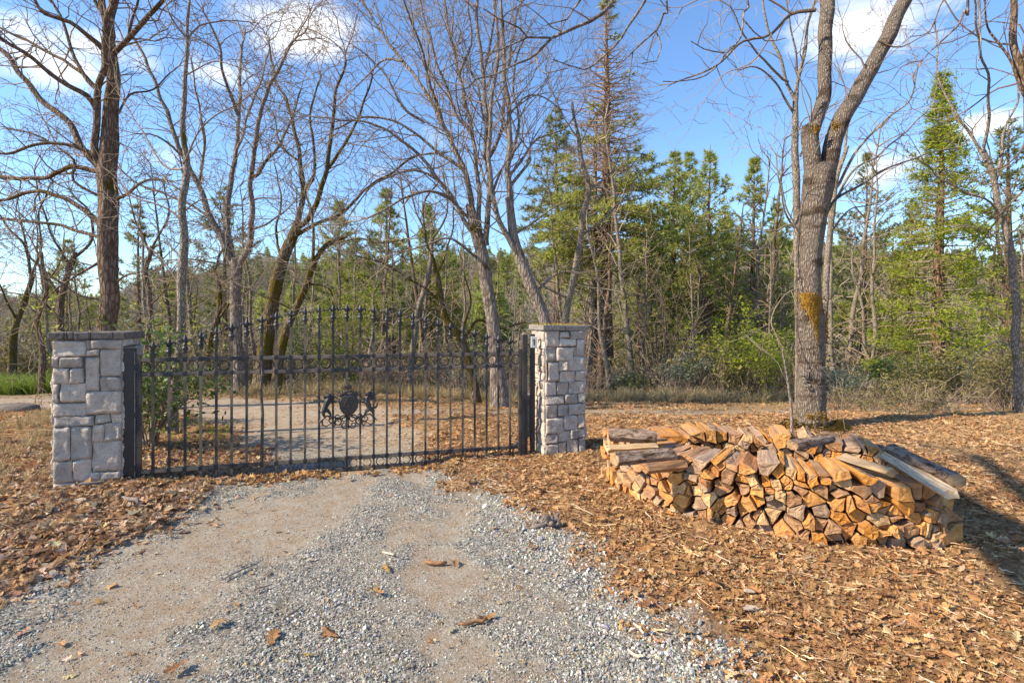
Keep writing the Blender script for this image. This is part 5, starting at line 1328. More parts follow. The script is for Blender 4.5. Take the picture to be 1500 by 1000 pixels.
# --- small trees left of the left pillar
for (lab, dd, tr, li, sd, bk) in [
    ('crooked little tree with mossy trunk at the far left beyond the green grass', 14, [(18, 575, 13), (18, 520, 11), (25, 470, 9), (40, 430, 8), (46, 400, 7)], [([(46, 405), (35, 360), (10, 330), (-10, 300)], 5, 2.5), ([(46, 405), (60, 360), (58, 310), (75, 270)], 4, 2), ([(25, 470), (5, 430), (-10, 400)], 4, 2)], 44, 'oakmoss'),
    ('twisted bare tree just left of the left pillar cap', 15, [(90, 575, 12), (92, 510, 10), (88, 450, 10), (100, 400, 8), (112, 370, 7)], [([(112, 375), (135, 350), (130, 310), (105, 280)], 5, 2.5), ([(90, 440), (65, 400), (40, 370), (30, 320)], 5, 2.5), ([(104, 395), (80, 350), (60, 300), (50, 250)], 4, 2), ([(88, 470), (60, 440), (20, 430)], 4, 2)], 45, 'oakred'),
    ('thin dark tree behind the green grass, second from the left edge', 12, [(60, 570, 9), (62, 510, 8), (55, 460, 7), (68, 420, 6), (60, 370, 5)], [([(60, 380), (40, 340), (10, 310)], 3, 1.5), ([(66, 420), (90, 380), (95, 340)], 3, 1.5), ([(56, 460), (30, 440), (0, 450)], 3, 1.5)], 46, 'oakred'),
    ('bare tree with reddish twigs between the left pillar and the slim pale tree', 13, [(212, 575, 11), (214, 500, 9), (220, 450, 8), (215, 400, 7), (222, 360, 6)], [([(220, 370), (200, 330), (190, 290)], 4, 2), ([(222, 365), (245, 320), (240, 270)], 4, 2), ([(218, 450), (245, 420), (260, 390)], 3, 1.5)], 48, 'oakred'),
    ('dark trunk leaning right beyond the left end of the gate', 14, [(298, 578, 12), (305, 520, 10), (318, 470, 9), (322, 430, 8), (312, 390, 6)], [([(314, 395), (330, 350), (322, 300)], 4, 2), ([(318, 470), (340, 440), (370, 420)], 4, 2), ([(305, 510), (285, 470), (290, 420)], 3, 1.5)], 49, 'oakmoss'),
    ('bare tree full of fine twigs in the middle, behind the gate crest', 15, [(600, 580, 11), (604, 520, 9), (612, 460, 9), (628, 400, 8), (632, 350, 6)], [([(630, 360), (610, 310), (600, 270)], 4, 2), ([(632, 355), (655, 310), (650, 260)], 4, 2), ([(612, 460), (580, 430), (560, 400)], 3, 1.5), ([(620, 430), (650, 400), (680, 390)], 3, 1.5)], 50, 'grey')]:
    traced_tree('oak_tree', lab, 'tree', dd, tr, li, M[bk], M['twig'], sd, lvl=3, dens=1.1, rmin=.005, twiglen=1.2)

# --- conifers ---------------------------------------------------------------------------
def conifer_parts(H, R0, seed, kind='pine', first=.25, wh=.33, dead_above=9, sparse=1.0, per=10, ln=.2):
    """returns trunk (V, F), branches (V, F), needles (V, F, C) for a conifer whose base is the origin"""
    r = random.Random(seed); lean = Vector((r.uniform(-.02, .02), r.uniform(-.02, .02), 1))
    path = [(Vector((lean.x * z + .06 * mnoise.noise(Vector((z * .4, seed, 0))), lean.y * z, z)), max(.012, R0 * (1 - z / H) ** .85)) for z in np.linspace(-.4, H, 26)]
    tv_, tf = bumpy_tube(path, 9, .08, 1.5, seed, .12)
    segs = []; cen = []; drs = []; z = H * first
    while z < H * .985:
        f = (z - H * first) / (H * (1 - first))
        if kind == 'pine': prof = (.55 + .45 * min(1, f * 3)) * (1 - f) ** 1.0
        elif kind == 'fir': prof = (1 - f) ** .9 * min(1, .6 + f * 3)
        else: prof = (1 - f) ** .9 * (.75 + .35 * mnoise.noise(Vector((seed, 0, z * 1.3))))
        nb = r.randint(4, 6) if f < .8 else r.randint(2, 4)
        a0 = r.uniform(0, 6.28)
        for b in range(nb):
            if r.random() > .95 * sparse: continue
            a = a0 + 6.283 * b / nb + r.uniform(-.4, .4); L = H * (.19 if kind == 'fir' else .25) * prof * r.uniform(.55, 1.2)
            if kind == 'cedar': L *= .88
            if L < .10: L = .10
            el = (-.15 + .5 * f) if kind != 'pine' else (.05 + .7 * f)
            p = Vector((lean.x * z, lean.y * z, z)); dv = Vector((math.cos(a) * math.cos(el), math.sin(a) * math.cos(el), math.sin(el)))
            n = max(3, int(L / .28)); st = L / n; alive = z / H < dead_above or r.random() < .12
            for i in range(n):
                dv = Vector((dv.x + r.gauss(0, .07), dv.y + r.gauss(0, .07), dv.z + r.gauss(0, .07) + (.05 if kind == 'pine' else -.01))).normalized(); q = p + dv * st
                rr = max(.006, R0 * .20 * (1 - z / H * .6) * (1 - i / n)); segs.append((*p, *q, rr, max(.005, rr * .8)))
                if i / n > .22 or L < .6:
                    for _ in range(3 if n > 3 and not (kind == 'cedar') else 2):
                        sd = dv.cross(Vector((0, 0, 1))).normalized() * r.choice((-1, 1)); nd = (dv * r.uniform(.4, .9) + sd * r.uniform(.4, 1) + Vector((0, 0, r.uniform(-.2, .35)))).normalized()
                        l2 = L * r.uniform(.14, .34) * (1.1 - i / n * .5) + .05; e = q + nd * l2
                        segs.append((*q, *e, .006, .004))
                        if alive:
                            for w_ in (.45, 1.0) if l2 > .3 else (1.0,):
                                cc = q + nd * l2 * w_; cen.append(tuple(cc)); drs.append(tuple(nd))
                        else:
                            for _ in range(3): e2 = e + Vector((r.gauss(0, 1), r.gauss(0, 1), r.gauss(0, .6))).normalized() * l2 * .6; segs.append((*e, *e2, .004, .003))
                p = q
            if alive: cen.append(tuple(p)); drs.append(tuple(dv))
        z += wh * r.uniform(.6, 1.4) * (1 if f < .7 else .85)
    bv, bf = prisms(segs)
    nd_ = needle_cloud(cen, drs, seed, ln * 1.12, per, .010 * ln / .2 * 1.8) if cen else None
    return (tv_, tf), (bv, bf), nd_
def conifer(name, label, px, d, top_py, R0, seed, kind='pine', nm='needle', group=None, meshes=None, cache={}, **kw):
    x_ = (px - CX) / F * d; z0 = gz(x_, d); H = EYE - (top_py - HZ) / F * d - z0
    t = thing(name, label, 'tree', (x_, d, z0), group=group)
    (tv_, tf), (bv, bf), nd_ = conifer_parts(H, R0, seed, kind, **kw)
    link('trunk', np_mesh('trunk', tv_, tf, [M['pine']]), t)
    link('branches', np_mesh('branches', bv, bf, [M['twigred'] if kw.get('dead_above', 9) < 1 else M['twig']]), t)['kind'] = 'stuff'
    if nd_ and kind != 'cedar': link('crown', np_mesh('needles', nd_[0], nd_[1], [M[nm]], smooth=False, cols=nd_[2]), t)
    elif nd_:
        cen = nd_[0][::3 * kw.get('per', 9)]; cen = cen[np.random.default_rng(3).uniform(0, 1, len(cen)) < np.clip(1.25 - cen[:, 2] / H * .75, .3, 1)]
        V, Fq, C = leaf_cloud(cen, seed, 20, .034, .13, .5)
        tri = np.concatenate([Fq[:, [0, 1, 2]], Fq[:, [0, 2, 3]]]); F2 = nd_[1] + len(V)
        link('crown', np_mesh('foliage', np.concatenate([V, nd_[0]]), np.concatenate([tri, F2]), [M[nm]], smooth=False, cols=np.concatenate([C, nd_[2]])), t)
    return t
conifer('fir_tree', 'tallest conifer, reddish and nearly dead at the top, right of the right stone pillar', 886, 19, -5, .33, 101, 'fir', 'needle', first=.32, wh=.17, dead_above=.55, per=9, ln=.24)
t = thing('fir_tree', 'straight bare conifer trunk close against the left of the tallest conifer', 'tree', ((866 - CX) / F * 20.5, 20.5, gz((866 - CX) / F * 20.5, 20.5)))
(tv_, tf), (bv, bf), nd_ = conifer_parts(11.5, .27, 103, 'pine', first=.55, wh=.6, sparse=.7, per=8)
link('trunk', np_mesh('trunk', tv_, tf, [M['pine']]), t); link('branches', np_mesh('branches', bv, bf, [M['twig']]), t)['kind'] = 'stuff'; link('crown', np_mesh('needles', nd_[0], nd_[1], [M['needle_dark']], smooth=False, cols=nd_[2]), t)
for (nm_, lab, px, d, tp, R0, sd, kd, nmat, kw) in [
    ('pine_tree', 'feathery pine with pointed top above the gate crest, left of two', 495, 30, 292, .20, 111, 'pine', 'needle', dict(first=.35, ln=.27)),
    ('pine_tree', 'broad rounded green pine above the middle of the gate', 566, 30, 272, .26, 112, 'pine', 'needle', dict(first=.22, ln=.30, wh=.38)),
    ('pine_tree', 'pale green pine filling the gap between the middle oak and the broad rounded pine', 632, 34, 300, .22, 113, 'pine', 'needle', dict(first=.2, ln=.3)),
    ('pine_tree', 'dense dark green fir whose boughs show left of the tallest conifer', 818, 24, 160, .24, 114, 'fir', 'needle_dark', dict(first=.40, ln=.25, wh=.36)),
    ('pine_tree', 'pointed slender pine, first of the row right of the tallest conifer', 982, 25, 218, .20, 115, 'pine', 'needle', dict(first=.16, ln=.24)),
    ('pine_tree', 'airy twin-stemmed looking pine, second of the row right of the tallest conifer', 1036, 23, 212, .18, 116, 'pine', 'needle', dict(first=.22, ln=.24)),
    ('pine_tree', 'slim pine half behind the second pine of the row, with a paler bare stem', 1012, 27, 225, .17, 117, 'pine', 'needle', dict(first=.3, ln=.24)),
    ('pine_tree', 'bushy pine nearest the left side of the huge forked oak', 1100, 25, 230, .20, 118, 'pine', 'needle', dict(first=.12, ln=.25, wh=.36)),
    ('pine_tree', 'thin fir with dull foliage seen between the huge oak and the bright green cedar', 1262, 27, 225, .18, 119, 'pine', 'needle_dark', dict(first=.3, ln=.22, sparse=.7)),
    ('pine_tree', 'hazy brown green pine behind the vase shaped oak', 330, 28, 270, .19, 120, 'pine', 'needle_dark', dict(first=.35, ln=.24, sparse=.55)),
    ('pine_tree', 'thin pine between the tall brown oak and the slim pale tree', 205, 28, 300, .17, 121, 'pine', 'needle_dark', dict(first=.3, ln=.24, sparse=.55)),
    ('pine_tree', 'short dark pine low behind the slender grey tree above the right pillar', 935, 22, 330, .15, 122, 'fir', 'needle_dark', dict(first=.25, ln=.22)),
    ('pine_tree', 'grey green pine at the right edge behind the bare leaning tree', 1478, 20, 165, .20, 123, 'pine', 'needle_dark', dict(first=.3, ln=.24, sparse=.7)),
    ('cedar_tree', 'tall bright yellow green cedar standing in sun, right of the huge forked oak', 1372, 14, 105, .19, 124, 'cedar', 'leafgreen', dict(first=.05, wh=.17, ln=.15, per=8)),
    ('pine_tree', 'small pale pine low between the third row pine and the huge oak', 1068, 30, 300, .14, 127, 'pine', 'needle', dict(first=.1, ln=.26)),
    ('pine_tree', 'small round topped pine peeping low right of the tallest conifer', 950, 31, 318, .14, 128, 'pine', 'needle', dict(first=.1, ln=.26)),
    ('pine_tree', 'yellow green pine behind the narrow grey tree, right of the bushy pine', 1140, 31, 285, .16, 129, 'pine', 'needle', dict(first=.1, ln=.26)),
    ('cedar_tree', 'thin sparse olive cedar close behind the bright green cedar', 1330, 17, 300, .12, 125, 'cedar', 'leafolive', dict(first=.12, wh=.26, ln=.14, per=10)),
    ('pine_tree', 'small green pine at the left, seen through the tangled limbs of the brown oak', 98, 30, 350, .14, 126, 'pine', 'needle', dict(first=.3, ln=.26)),
    ]:
    conifer(nm_, lab, px, d, tp, R0, sd, kd, nmat, **kw)

# --- thicket of bare saplings: shared meshes, each one a tree of its own --------------------
def sapling_meshes(seed, H, R0, tw):
    r = random.Random(seed); lean = Vector((r.uniform(-.12, .12), r.uniform(-.1, .1), 1))
    pts = [(Vector((lean.x * z + .12 * mnoise.noise(Vector((z * .8, seed, 0))), lean.y * z + .1 * mnoise.noise(Vector((seed, z * .8, 0))), z)), max(.01, R0 * (1 - .8 * z / H))) for z in np.linspace(-.3, H, 16)]
    V, Fq = bumpy_tube(pts, 6, .12, 2, seed, .1); segs = []
    for i in range(3, 16):
        for _ in range(r.randint(1, 3)):
            a = r.uniform(0, 6.28); el = r.uniform(.1, 1.0); dv = Vector((math.cos(a) * math.cos(el), math.sin(a) * math.cos(el), math.sin(el)))
            grow(segs, r, pts[i][0].copy(), dv, H * r.uniform(.14, .30) * (1.15 - i / 20), max(.009, R0 * .28), 2, .05, .2, .30, 1.0, .005)
    bv, bf = prisms(segs)
    return np_mesh('trunk', V, Fq, [M['grey'] if tw != 'twigdark' else M['oakred']]), np_mesh('crown', bv, bf, [M[tw]])
SAP = [sapling_meshes(200 + i, h_, r_, t_) for i, (h_, r_, t_) in enumerate([(6, .07, 'twig'), (7.5, .09, 'twigpale'), (5, .05, 'twig'), (8.5, .10, 'twigdark'), (4, .04, 'twigpale'), (6.5, .075, 'twigred'), (9.5, .11, 'twig')])]
ORD2 = ORD + ['thirty-sixth', 'thirty-seventh', 'thirty-eighth']
TW = ['grey brown', 'pale', 'short brown', 'dark', 'low pale', 'reddish', 'tall grey brown']
zones = [('left', -60, 170, 22, 'thicket left of the left pillar', 'bare saplings left of the left pillar', (14, 30)),
         ('gate', 190, 780, 38, 'wood behind the gate', 'bare saplings in the wood behind the gate', (15, 34)),
         ('mid', 800, 1160, 30, 'wood left of the huge oak', 'bare saplings between the right pillar and the huge oak', (14, 32)),
         ('right', 1215, 1540, 26, 'wood right of the huge oak', 'bare saplings right of the huge oak', (15.5, 28))]
r = random.Random(77)
for (_, a, b, n, lab, grp, dr) in zones:
    for i in range(n):
        px = a + (b - a) * (i + r.random()) / n; d = r.uniform(*dr); x_ = (px - CX) / F * d; k = r.randrange(len(SAP)); s = r.uniform(.75, 1.15)
        if d < 17 and k in (3, 6): k = 0
        if a == -60: s *= .72
        t = thing('bare_sapling', '%s bare sapling, %s from left in the %s' % (TW[k], ORD2[i], lab), 'sapling', (x_, d, gz(x_, d)), r.uniform(0, 6.28), grp); t.scale = (s, s, s * r.uniform(.85, 1.1))
        link('trunk', SAP[k][0], t); link('crown', SAP[k][1], t)

# --- shrubs -------------------------------------------------------------------------------
def shrub(name, label, cat, px, py_base, d, w, h, leafm, seed, n=260, per=8, size=.04, twigm='twig', flat=.5, spr=.10):
    r = random.Random(seed); x_ = (px - CX) / F * d; z0 = gz(x_, d); t = thing(name, label, cat, (x_, d, z0)); segs = []
    for i in range(14):
        a = r.uniform(0, 6.28); el = r.uniform(.7, 1.5); dv = Vector((math.cos(a) * math.cos(el) * w / h * .9, math.sin(a) * math.cos(el) * w / h * .9, math.sin(el)))
        grow(segs, r, Vector((r.uniform(-.1, .1) * w, r.uniform(-.1, .1) * w, -.05)), dv, h * r.uniform(.7, 1.05), .012 + .004 * h, 2, .02, .15, h / 7, .8, .004)
    bv, bf = prisms(segs); link('stems', np_mesh('stems', bv, bf, [M[twigm]]), t)
    if leafm:
        tips = [(s_[3], s_[4], s_[5]) for s_ in segs]; tips = [q for q in tips if q[2] > h * .12]; r.shuffle(tips); cen = tips[:n]
        V, Fq, C = leaf_cloud(cen, seed, per, size, spr, flat); link('foliage', np_mesh('foliage', V, Fq, [M[leafm]], smooth=False, cols=C), t)
    return t
shrub('green_shrub', 'bright green leafy shrub glowing in sun behind the gate centre', 'shrub', 515, 560, 14.5, .7, 2.6, 'leafgreen', 301, 400, 9, .045)
shrub('green_shrub', 'bright yellow green shrub left of the huge forked oak', 'shrub', 1075, 590, 14, .8, 2.3, 'leafgreen', 302, 560, 10, .042)
shrub('green_shrub', 'low yellow green bush at the wood edge right of the bright shrub', 'shrub', 1128, 590, 13, .7, 1.7, 'leafgreen', 303, 340, 9, .04)
shrub('sage_shrub', 'silvery sage bush right of the foot of the huge forked oak', 'shrub', 1232, 590, 11.5, .6, .75, 'leafsage', 304, 380, 10, .035)
shrub('sage_shrub', 'grey green bush at the wood edge right of the conifers', 'shrub', 1010, 590, 14, .9, 1.0, 'leafsage', 305, 380, 9, .04)
shrub('dark_shrub', 'dark leafy bush among trunks right of the tallest conifer', 'shrub', 1048, 590, 15.5, .9, 1.5, 'leafdark', 306, 260, 8, .04)
shrub('dark_shrub', 'dark green rounded bush behind the mossy leaning oaks', 'shrub', 450, 570, 14.5, 1.1, 1.9, 'leafdark', 307, 300, 8, .04)
shrub('dark_shrub', 'dark green bush behind the slim pale tree at the left of the gate', 'shrub', 232, 600, 7.6, .4, .8, 'leafdark', 308, 220, 8, .03)
shrub('holly_bush', 'young broadleaf bush with glossy green leaves behind the left end of the gate', 'shrub', 222, 610, 6.1, .45, 1.3, 'leafdark', 309, 240, 5, .045, flat=.8)
shrub('green_sprig', 'bright lime green sprig rising behind the cap of the left pillar', 'shrub', 187, 500, 6.2, .13, 1.58, 'leafgreen', 310, 90, 6, .026, spr=.04)
shrub('dark_shrub', 'dark olive bush low at the right under the green cedar', 'shrub', 1345, 600, 11.5, .8, .9, 'leafolive', 311, 220, 8, .035)
shrub('green_shrub', 'yellow green sapling cluster at the foot of the bright green cedar', 'shrub', 1395, 600, 10.8, .8, 1.1, 'leafolive', 312, 260, 8, .035)
shrub('green_shrub', 'lush green bough mass at the right edge under the bare leaning tree', 'shrub', 1475, 600, 9.2, .7, 1.3, 'leafolive', 313, 260, 8, .03)
shrub('dark_shrub', 'dark bush in shade at the wood edge behind the huge oak', 'shrub', 1290, 590, 12.6, .8, .9, 'leafdark', 314, 300, 9, .04)
shrub('green_shrub', 'green thorny bush at the wood edge straight right of the right pillar', 'shrub', 915, 585, 15.5, 1.0, .9, 'leafsage', 315, 300, 8, .04)
shrub('brown_shrub', 'tall brown shrub with dry catkins between the conifers and the slender pines', 'shrub', 968, 590, 15, 1.1, 4.4, 'leafolive', 316, 420, 5, .04, twigm='twigdark')
shrub('brown_shrub', 'dry brown brush at the wood edge behind the right end of the gate', 'shrub', 690, 575, 13.5, 1.1, 1.3, None, 317)
shrub('green_shrub', 'small green vine tuft behind the right pillar', 'shrub', 740, 560, 15, .7, 1.4, 'leafolive', 318, 260, 7, .04)
# slim post like sapling in front of the huge oak
strip_t = traced_tree('dead_sapling', 'dead grey sapling stem in front of the huge forked oak', 'sapling', 6.6, [(1160, 640, 5), (1159, 600, 4.5), (1154, 560, 3.5), (1146, 510, 2.5)], [([(1154, 560), (1140, 530), (1128, 520)], 2, 1)], M['grey'], M['twigpale'], 61, lvl=1, dens=.5, k=6, flare=0, twiglen=.3)

# --- undergrowth and far wood (stuff) ---------------------------------------------------------
def bush_mesh(seed, mname, H=1.0, n=16, leafm=None, lv=2):
    r = random.Random(seed); segs = []
    for i in range(n):
        a = r.uniform(0, 6.28); el = r.uniform(.3, 1.4); dv = Vector((math.cos(a) * math.cos(el), math.sin(a) * math.cos(el), math.sin(el)))
        grow(segs, r, Vector((r.uniform(-.35, .35), r.uniform(-.35, .35), 0)), dv, H * r.uniform(.5, 1.0), .010, lv, .03, .2, .16, .8, .0045)
    V, Fq = prisms(segs); mi = [0] * len(Fq); C = np.zeros((len(V), 3)); C[:, 0] = .5
    mats_ = [M[mname]]
    if leafm:
        cen = [(s_[3], s_[4], s_[5]) for s_ in segs if r.random() < .35]
        V2, F2, C2 = leaf_cloud(cen, seed, 5, .04, .08); F2 = F2 + len(V); V = np.concatenate([V, V2]); Fq = np.concatenate([Fq, F2]); C = np.concatenate([C, C2]); mi += [1] * len(F2); mats_.append(M[leafm])
    return np_mesh('brush', V, Fq, mats_, mi, False, C)
brush = [bush_mesh(401, 'twig'), bush_mesh(402, 'twigpale'), bush_mesh(403, 'twigdark'), bush_mesh(404, 'twigred'), bush_mesh(405, 'twig', leafm='leafolive'), bush_mesh(406, 'twigdark', leafm='leafdark'), bush_mesh(407, 'twig', leafm='needle'), bush_mesh(408, 'twigpale', leafm='leafsage')]
g = np.random.default_rng(5)
n = 1700; y = 12.6 + 36 * g.uniform(0, 1, n) ** 1.5; x = g.uniform(-1.12, 1.12, n) * y
px_ = CX + F * x / y
edge = 12.8 + 1.2 * np.sin(px_ / 60) + (px_ < 620) * 1.6 + 1.2 * np.clip((px_ - 800) / 200, 0, 1) - 2.4 * sstep(1220, 1400, px_)
keep = y > edge + g.uniform(-.3, .6, n); x, y = x[keep], y[keep]; n = len(x)
s = g.uniform(.5, 1.4, n) * (1 + .024 * y); s = np.where(y < 15, s * .72, s); 
pid = g.choice(8, n, p=[.32, .20, .12, .20, .07, .03, .03, .03])
scatter('undergrowth', brush, np.stack([x, y, ground_z(x, y) - .05], -1), np.stack([g.normal(0, .1, n), g.normal(0, .1, n), g.uniform(0, 6.28, n)], -1), np.stack([s, s, s * g.uniform(.8, 1.5, n)], -1), np.ones((n, 3)), pid, 'tangled brown and green undergrowth filling the wood')
# right edge nearer brush
n = 120; x = g.uniform(5.5, 14, n); y = g.uniform(8.6, 12.6, n); keep = (x > y * .62); x, y = x[keep], y[keep]; n = len(x); s = g.uniform(.4, .8, n)
scatter('edge_brush', brush, np.stack([x, y, ground_z(x, y) - .05], -1), np.stack([g.normal(0, .1, n), g.normal(0, .1, n), g.uniform(0, 6.28, n)], -1), s, np.ones((n, 3)), g.integers(0, 5, n), 'low dry brush along the right hand wood edge')
# far wood on the hills
def far_tree(seed, kind):
    if kind == 'c':
        (tv_, tf), (bv, bf), nd_ = conifer_parts(9, .16, seed, 'pine', first=.12, wh=.7, per=5, ln=.65)
        V = np.concatenate([np.array(tv_), nd_[0]]); 
        F1 = np.array(tf); tri = np.concatenate([F1[:, [0, 1, 2]], F1[:, [0, 2, 3]]]); Fa = np.concatenate([tri, nd_[1] + len(tv_)])
        C = np.concatenate([np.zeros((len(tv_), 3)), nd_[2]])
        return np_mesh('far_pine', V, Fa, [M['pine'], M['needle'] if seed % 2 else M['needle_dark']], [0] * len(tri) + [1] * len(nd_[1]), False, C)
    r = random.Random(seed); segs = []
    for i in range(5):
        grow(segs, r, Vector((0, 0, 1.0)), Vector((r.gauss(0, .45), r.gauss(0, .45), 1)), 5.5, .10, 2, .03, .16, .8, 1.1, .028)
    segs.append((0, 0, -.5, 0, 0, 1.2, .18, .13)); V, Fq = prisms(segs); return np_mesh('far_oak', V, Fq, [M['twigpale']], None, False)
far = [far_tree(501, 'c'), far_tree(502, 'c'), far_tree(503, 'c'), far_tree(601, 'b'), far_tree(602, 'b'), far_tree(603, 'b')]
n = 6500; y = 34 + 170 * g.uniform(0, 1, n) ** .9; x = g.uniform(-1.15, 1.15, n) * y; px_ = CX + F * x / y
con = np.clip(.05 + .08 * sstep(300, 420, px_) + .20 * sstep(400, 560, px_) * (1 - sstep(720, 800, px_)) + .08 * sstep(820, 1000, px_), 0, .7)
isc = g.uniform(0, 1, n) < con; pid = np.where(isc, g.integers(0, 3, n), g.integers(3, 6, n)); s = g.uniform(.55, 1.0, n) * np.where(isc, .95, .85)
s = np.where(px_ < 180, s * .75, s)
scatter('far_wood', far, np.stack([x, y, ground_z(x, y) - .2], -1), np.stack([0 * x, 0 * x, g.uniform(0, 6.28, n)], -1), s, np.ones((n, 3)), pid, 'distant mixed pine and bare oak wood covering the hills')

# --- grass -----------------------------------------------------------------------------------
def tuft_mesh(seed, mname, n=26, h=1.0, spread=.35):
    r = random.Random(seed); V, Fc, C = [], [], []
    for i in range(n):
        a = r.uniform(0, 6.28); R0 = r.uniform(0, .25); b = Vector((R0 * math.cos(a), R0 * math.sin(a), 0)); ln_ = Vector((r.gauss(0, spread), r.gauss(0, spread), 1)) * h * r.uniform(.5, 1.0)
        sd = Vector((math.cos(a + 1.6), math.sin(a + 1.6), 0)) * .02; k = len(V)
        V += [tuple(b - sd), tuple(b + sd), tuple(b + ln_ * .55 + sd * .6), tuple(b + ln_ * .55 - sd * .6), tuple(b + ln_ + Vector((ln_.x, ln_.y, -.1)) * .5 - sd * .1), tuple(b + ln_ + Vector((ln_.x, ln_.y, -.1)) * .5 + sd * .1)]
        Fc += [(k, k + 1, k + 2, k + 3), (k + 3, k + 2, k + 5, k + 4)]; c = r.random(); C += [(c, .2 if r.random() < .2 else 0, 0)] * 6
    return np_mesh('tuft', np.array(V), np.array(Fc), [M[mname]], None, False, np.array(C))
gt = [tuft_mesh(s_, 'grassgreen') for s_ in (1, 2, 3)]; dt = [tuft_mesh(s_, 'grassdry') for s_ in (4, 5, 6)]
def grass(name, protos, n, xr, yr, s0, cond, label):
    x = g.uniform(*xr, n); y = g.uniform(*yr, n); k = cond(x, y) * (1 - masks(x, y)[0]); keep = g.uniform(0, 1, n) < k; x, y = x[keep], y[keep]; m_ = len(x)
    s = s0 * g.uniform(.5, 1.4, m_); scatter(name, protos, np.stack([x, y, ground_z(x, y) - .01], -1), np.stack([g.normal(0, .12, m_), g.normal(0, .12, m_), g.uniform(0, 6.28, m_)], -1), s, np.ones((m_, 3)), None, label)
grass('green_grass', gt, 2600, (-16, -8.6), (12.0, 17), .42, lambda x, y: sstep(.3, .5, fbm(x * .5, y * .5, 2, 3)), 'tall green grass beyond the lane at the far left')
grass('dry_grass', dt, 15000, (-9, 14), (8.2, 14.5), .075, lambda x, y: sstep(.42, .6, fbm(x * .8, y * .8, 3, 31)) * np.clip(.25 + sstep(9.5, 12.5, y), 0, 1), 'short straw coloured dry grass in the clearing')
grass('tall_dry_grass', dt, 2600, (-8, 12), (11.3, 14.5), .30, lambda x, y: sstep(.45, .6, fbm(x * .9, y * .9, 3, 35)), 'taller dry grass along the wood edge')
grass('weed_tufts', gt, 500, (-7, 7), (3.0, 9), .035, lambda x, y: sstep(.62, .7, fbm(x * 1.5, y * 1.5, 3, 39)), 'tiny green weeds sprouting in the leaf litter')
grass('grass_by_slim_tree', gt, 90, (-4.9, -3.8), (6.2, 7.4), .09, lambda x, y: x * 0 + .8, 'green grass tufts round the slim tree behind the gate')
grass('dry_stems_left', dt, 500, (-7.5, -4.2), (4.4, 8.5), .17, lambda x, y: x * 0 + .5, 'dry grass stems left of the left pillar')
grass('grass_at_right_pillar', dt, 120, (.2, 1.0), (5.5, 6.0), .05, lambda x, y: x * 0 + .8, 'short dry grass at the foot of the right pillar')

# --- overhanging oak behind the camera ----------------------------------------------------------
s = 1.0
t = thing('oak_tree', 'oak beside the camera whose crooked bare branches hang into the top of the photograph', 'tree', (-2.6, -2.2, 0))
r = random.Random(66); base = Vector((-2.6, -2.2, 0)); segs = []
tr = smooth_path([(Vector((-2.6, -2.2, -.2)), .26), (Vector((-2.55, -2.1, 1.5)), .22), (Vector((-2.4, -1.9, 3.2)), .19), (Vector((-2.2, -1.6, 5.0)), .15), (Vector((-1.9, -1.3, 7.5)), .09), (Vector((-1.8, -1.0, 9.5)), .04)], .15)
V, Fq = bumpy_tube(tr, 16, .12, 1.6, 3, .2); link('trunk', np_mesh('trunk', rel(V, base), Fq, [M['oak']]), t)
def hang(pxs, d0, d1, w0, w1, root=None, rr=.03, dens=.55):
    n = len(pxs); pp = [(P(a, b, d0 + (d1 - d0) * i / (n - 1)), (w0 + (w1 - w0) * i / (n - 1)) * d0 / F / 2) for i, (a, b) in enumerate(pxs)]
    if root is not None: pp = [(Vector(q), w) for q, w in root] + pp
    lp = smooth_path(pp, .09)
    lp = [(p + Vector((mnoise.noise(p * 4), mnoise.noise(p * 4 + Vector((7, 0, 0))), mnoise.noise(p * 4 + Vector((0, 7, 0))))) * .025, q) for p, q in lp]
    V, Fq = bumpy_tube(lp, 7, .14, 5, 4); link('limb', np_mesh('limb', rel(V, base), Fq, [M['oak']]), t)
    for i in range(3, len(lp)):
        if r.random() < dens * .25:
            tg = (lp[i][0] - lp[i - 1][0]).normalized(); ax = tg.cross(Vector((r.gauss(0, 1), r.gauss(0, 1), r.gauss(0, 1)))).normalized()
            grow(segs, r, lp[i][0].copy(), Matrix.Rotation(math.radians(r.uniform(30, 70)), 3, ax) @ tg, r.uniform(.2, .6), .006, 2, .0, .22, .09, .55, .0022)
hang([(905, -20), (896, 6), (884, 18), (866, 32), (846, 39), (825, 48), (808, 58), (795, 70), (784, 80), (768, 90), (751, 96), (727, 110), (700, 116)], 3.9, 3.6, 6, 2, [((-2.2, -1.6, 4.9), .09), ((-.8, .6, 5.3), .05), ((.5, 2.4, 4.9), .03)])
hang([(806, 58), (773, 54), (761, 38), (730, 24), (706, 11)], 3.75, 3.5, 3.2, 1.6); hang([(773, 54), (740, 68), (716, 81), (695, 76)], 3.7, 3.5, 2.6, 1.4); hang([(785, 80), (790, 98), (800, 106), (835, 98)], 3.7, 3.5, 2.2, 1.4)
hang([(948, -20), (943, 0), (932, 20), (921, 38), (912, 55), (900, 70), (889, 81), (867, 97), (854, 103), (832, 95), (808, 86)], 4.3, 4.0, 4.2, 1.5, [((-.8, .6, 5.3), .05), ((.7, 2.8, 5.0), .025)])
hang([(975, -20), (970, 20), (962, 45), (943, 62), (930, 76), (903, 102)], 4.4, 4.1, 3.2, 1.5, [((.2, 2.0, 5.2), .03)]); hang([(962, 46), (969, 70), (962, 89), (938, 94)], 4.3, 4.1, 2.2, 1.2)
hang([(870, -25), (850, 0), (842, 12), (830, 28), (800, 35)], 3.9, 3.8, 4, 1.5)
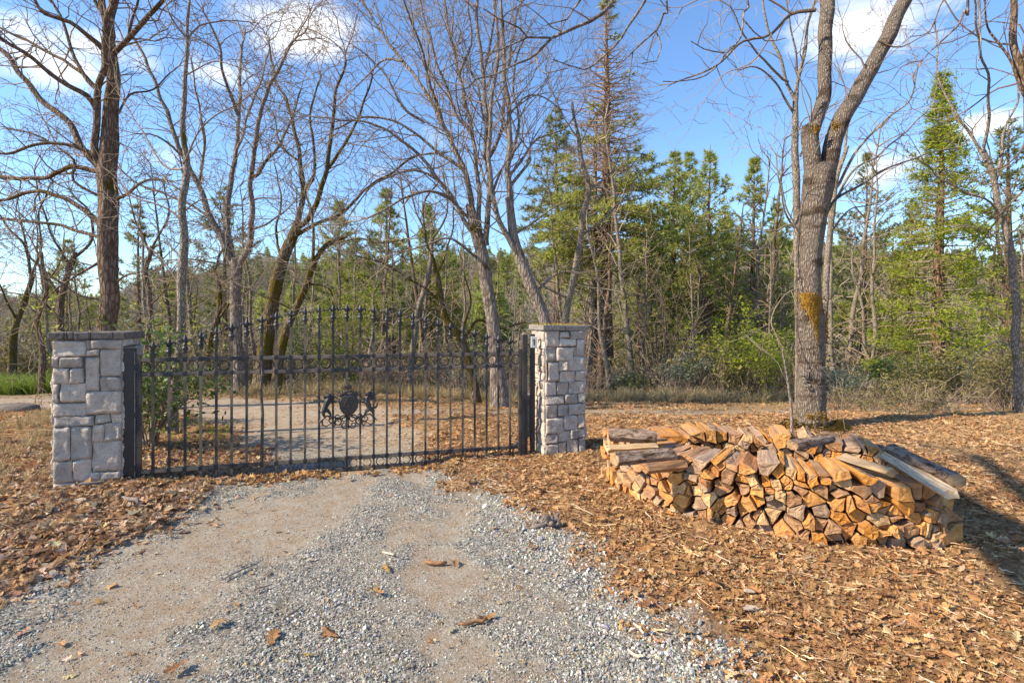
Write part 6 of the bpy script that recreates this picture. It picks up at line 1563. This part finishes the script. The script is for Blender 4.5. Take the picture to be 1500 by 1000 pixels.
hang([(1090, -20), (1088, 20), (1086, 54), (1065, 78), (1043, 103), (1019, 116), (970, 119)], 4.6, 4.3, 3.4, 1.3, [((.7, 2.8, 5.0), .03)], dens=1.0); hang([(1065, 78), (1030, 72), (1010, 60)], 4.5, 4.3, 2, 1.2, dens=1); hang([(1088, 30), (1120, 60), (1150, 55)], 4.5, 4.6, 2, 1.2, dens=1.0)
hang([(1418, -20), (1412, 15), (1405, 35), (1388, 55), (1362, 78), (1340, 105)], 4.2, 4.0, 3.6, 1.3, [((1.5, 2.0, 5.4), .03)], dens=1); hang([(1434, -20), (1437, 30), (1436, 60), (1430, 90)], 4.2, 4.1, 3.4, 1.4, dens=.9); hang([(1392, -20), (1375, 12), (1362, 46), (1330, 55)], 4.3, 4.2, 2.6, 1.2, dens=1)
# limbs above and behind the camera, whose shade dapples the right edge
for (a, b, c) in [((-2.4, -1.8, 3.6), (-2.6, .8, 4.2), (-3.1, 2.6, 5.2)), ((-2.3, -1.7, 4.4), (-2.8, 1.5, 4.9), (-3.5, 3.3, 5.9)), ((-2.2, -1.6, 5.0), (-3.3, 1.0, 5.6), (-3.7, 3.0, 6.8)), ((-2.2, -1.6, 5.4), (-2.7, .4, 6.2), (-3.0, 1.6, 7.2)), ((-2.3, -1.8, 3.9), (-1.2, -2.6, 4.6), (.4, -3.2, 5.0)), ((-2, -1.4, 6), (-.2, -1.2, 7), (1.4, -.9, 7.6)), ((-2.1, -1.5, 5.6), (-3.6, -1.4, 6.4), (-5.4, -1.0, 6.9))]:
    pp = smooth_path([(Vector(a), .13), (Vector(b), .11), (Vector(c), .06)], .15)
    V, Fq = bumpy_tube(pp, 8, .14, 3, 4); link('limb', np_mesh('limb', rel(V, base), Fq, [M['oak']]), t)
    for i in range(2, len(pp)):
        if r.random() < .5:
            tg = (pp[i][0] - pp[i - 1][0]).normalized(); ax = tg.cross(Vector((r.gauss(0, 1), r.gauss(0, 1), r.gauss(0, 1)))).normalized()
            grow(segs, r, pp[i][0].copy(), Matrix.Rotation(math.radians(r.uniform(30, 70)), 3, ax) @ tg, r.uniform(.6, 1.7), .02, 2, .02, .2, .15, .8, .004)
V, Fq = prisms(segs); link('crown', np_mesh('crown', rel(V, base), Fq, [M['twigdark']]), t)
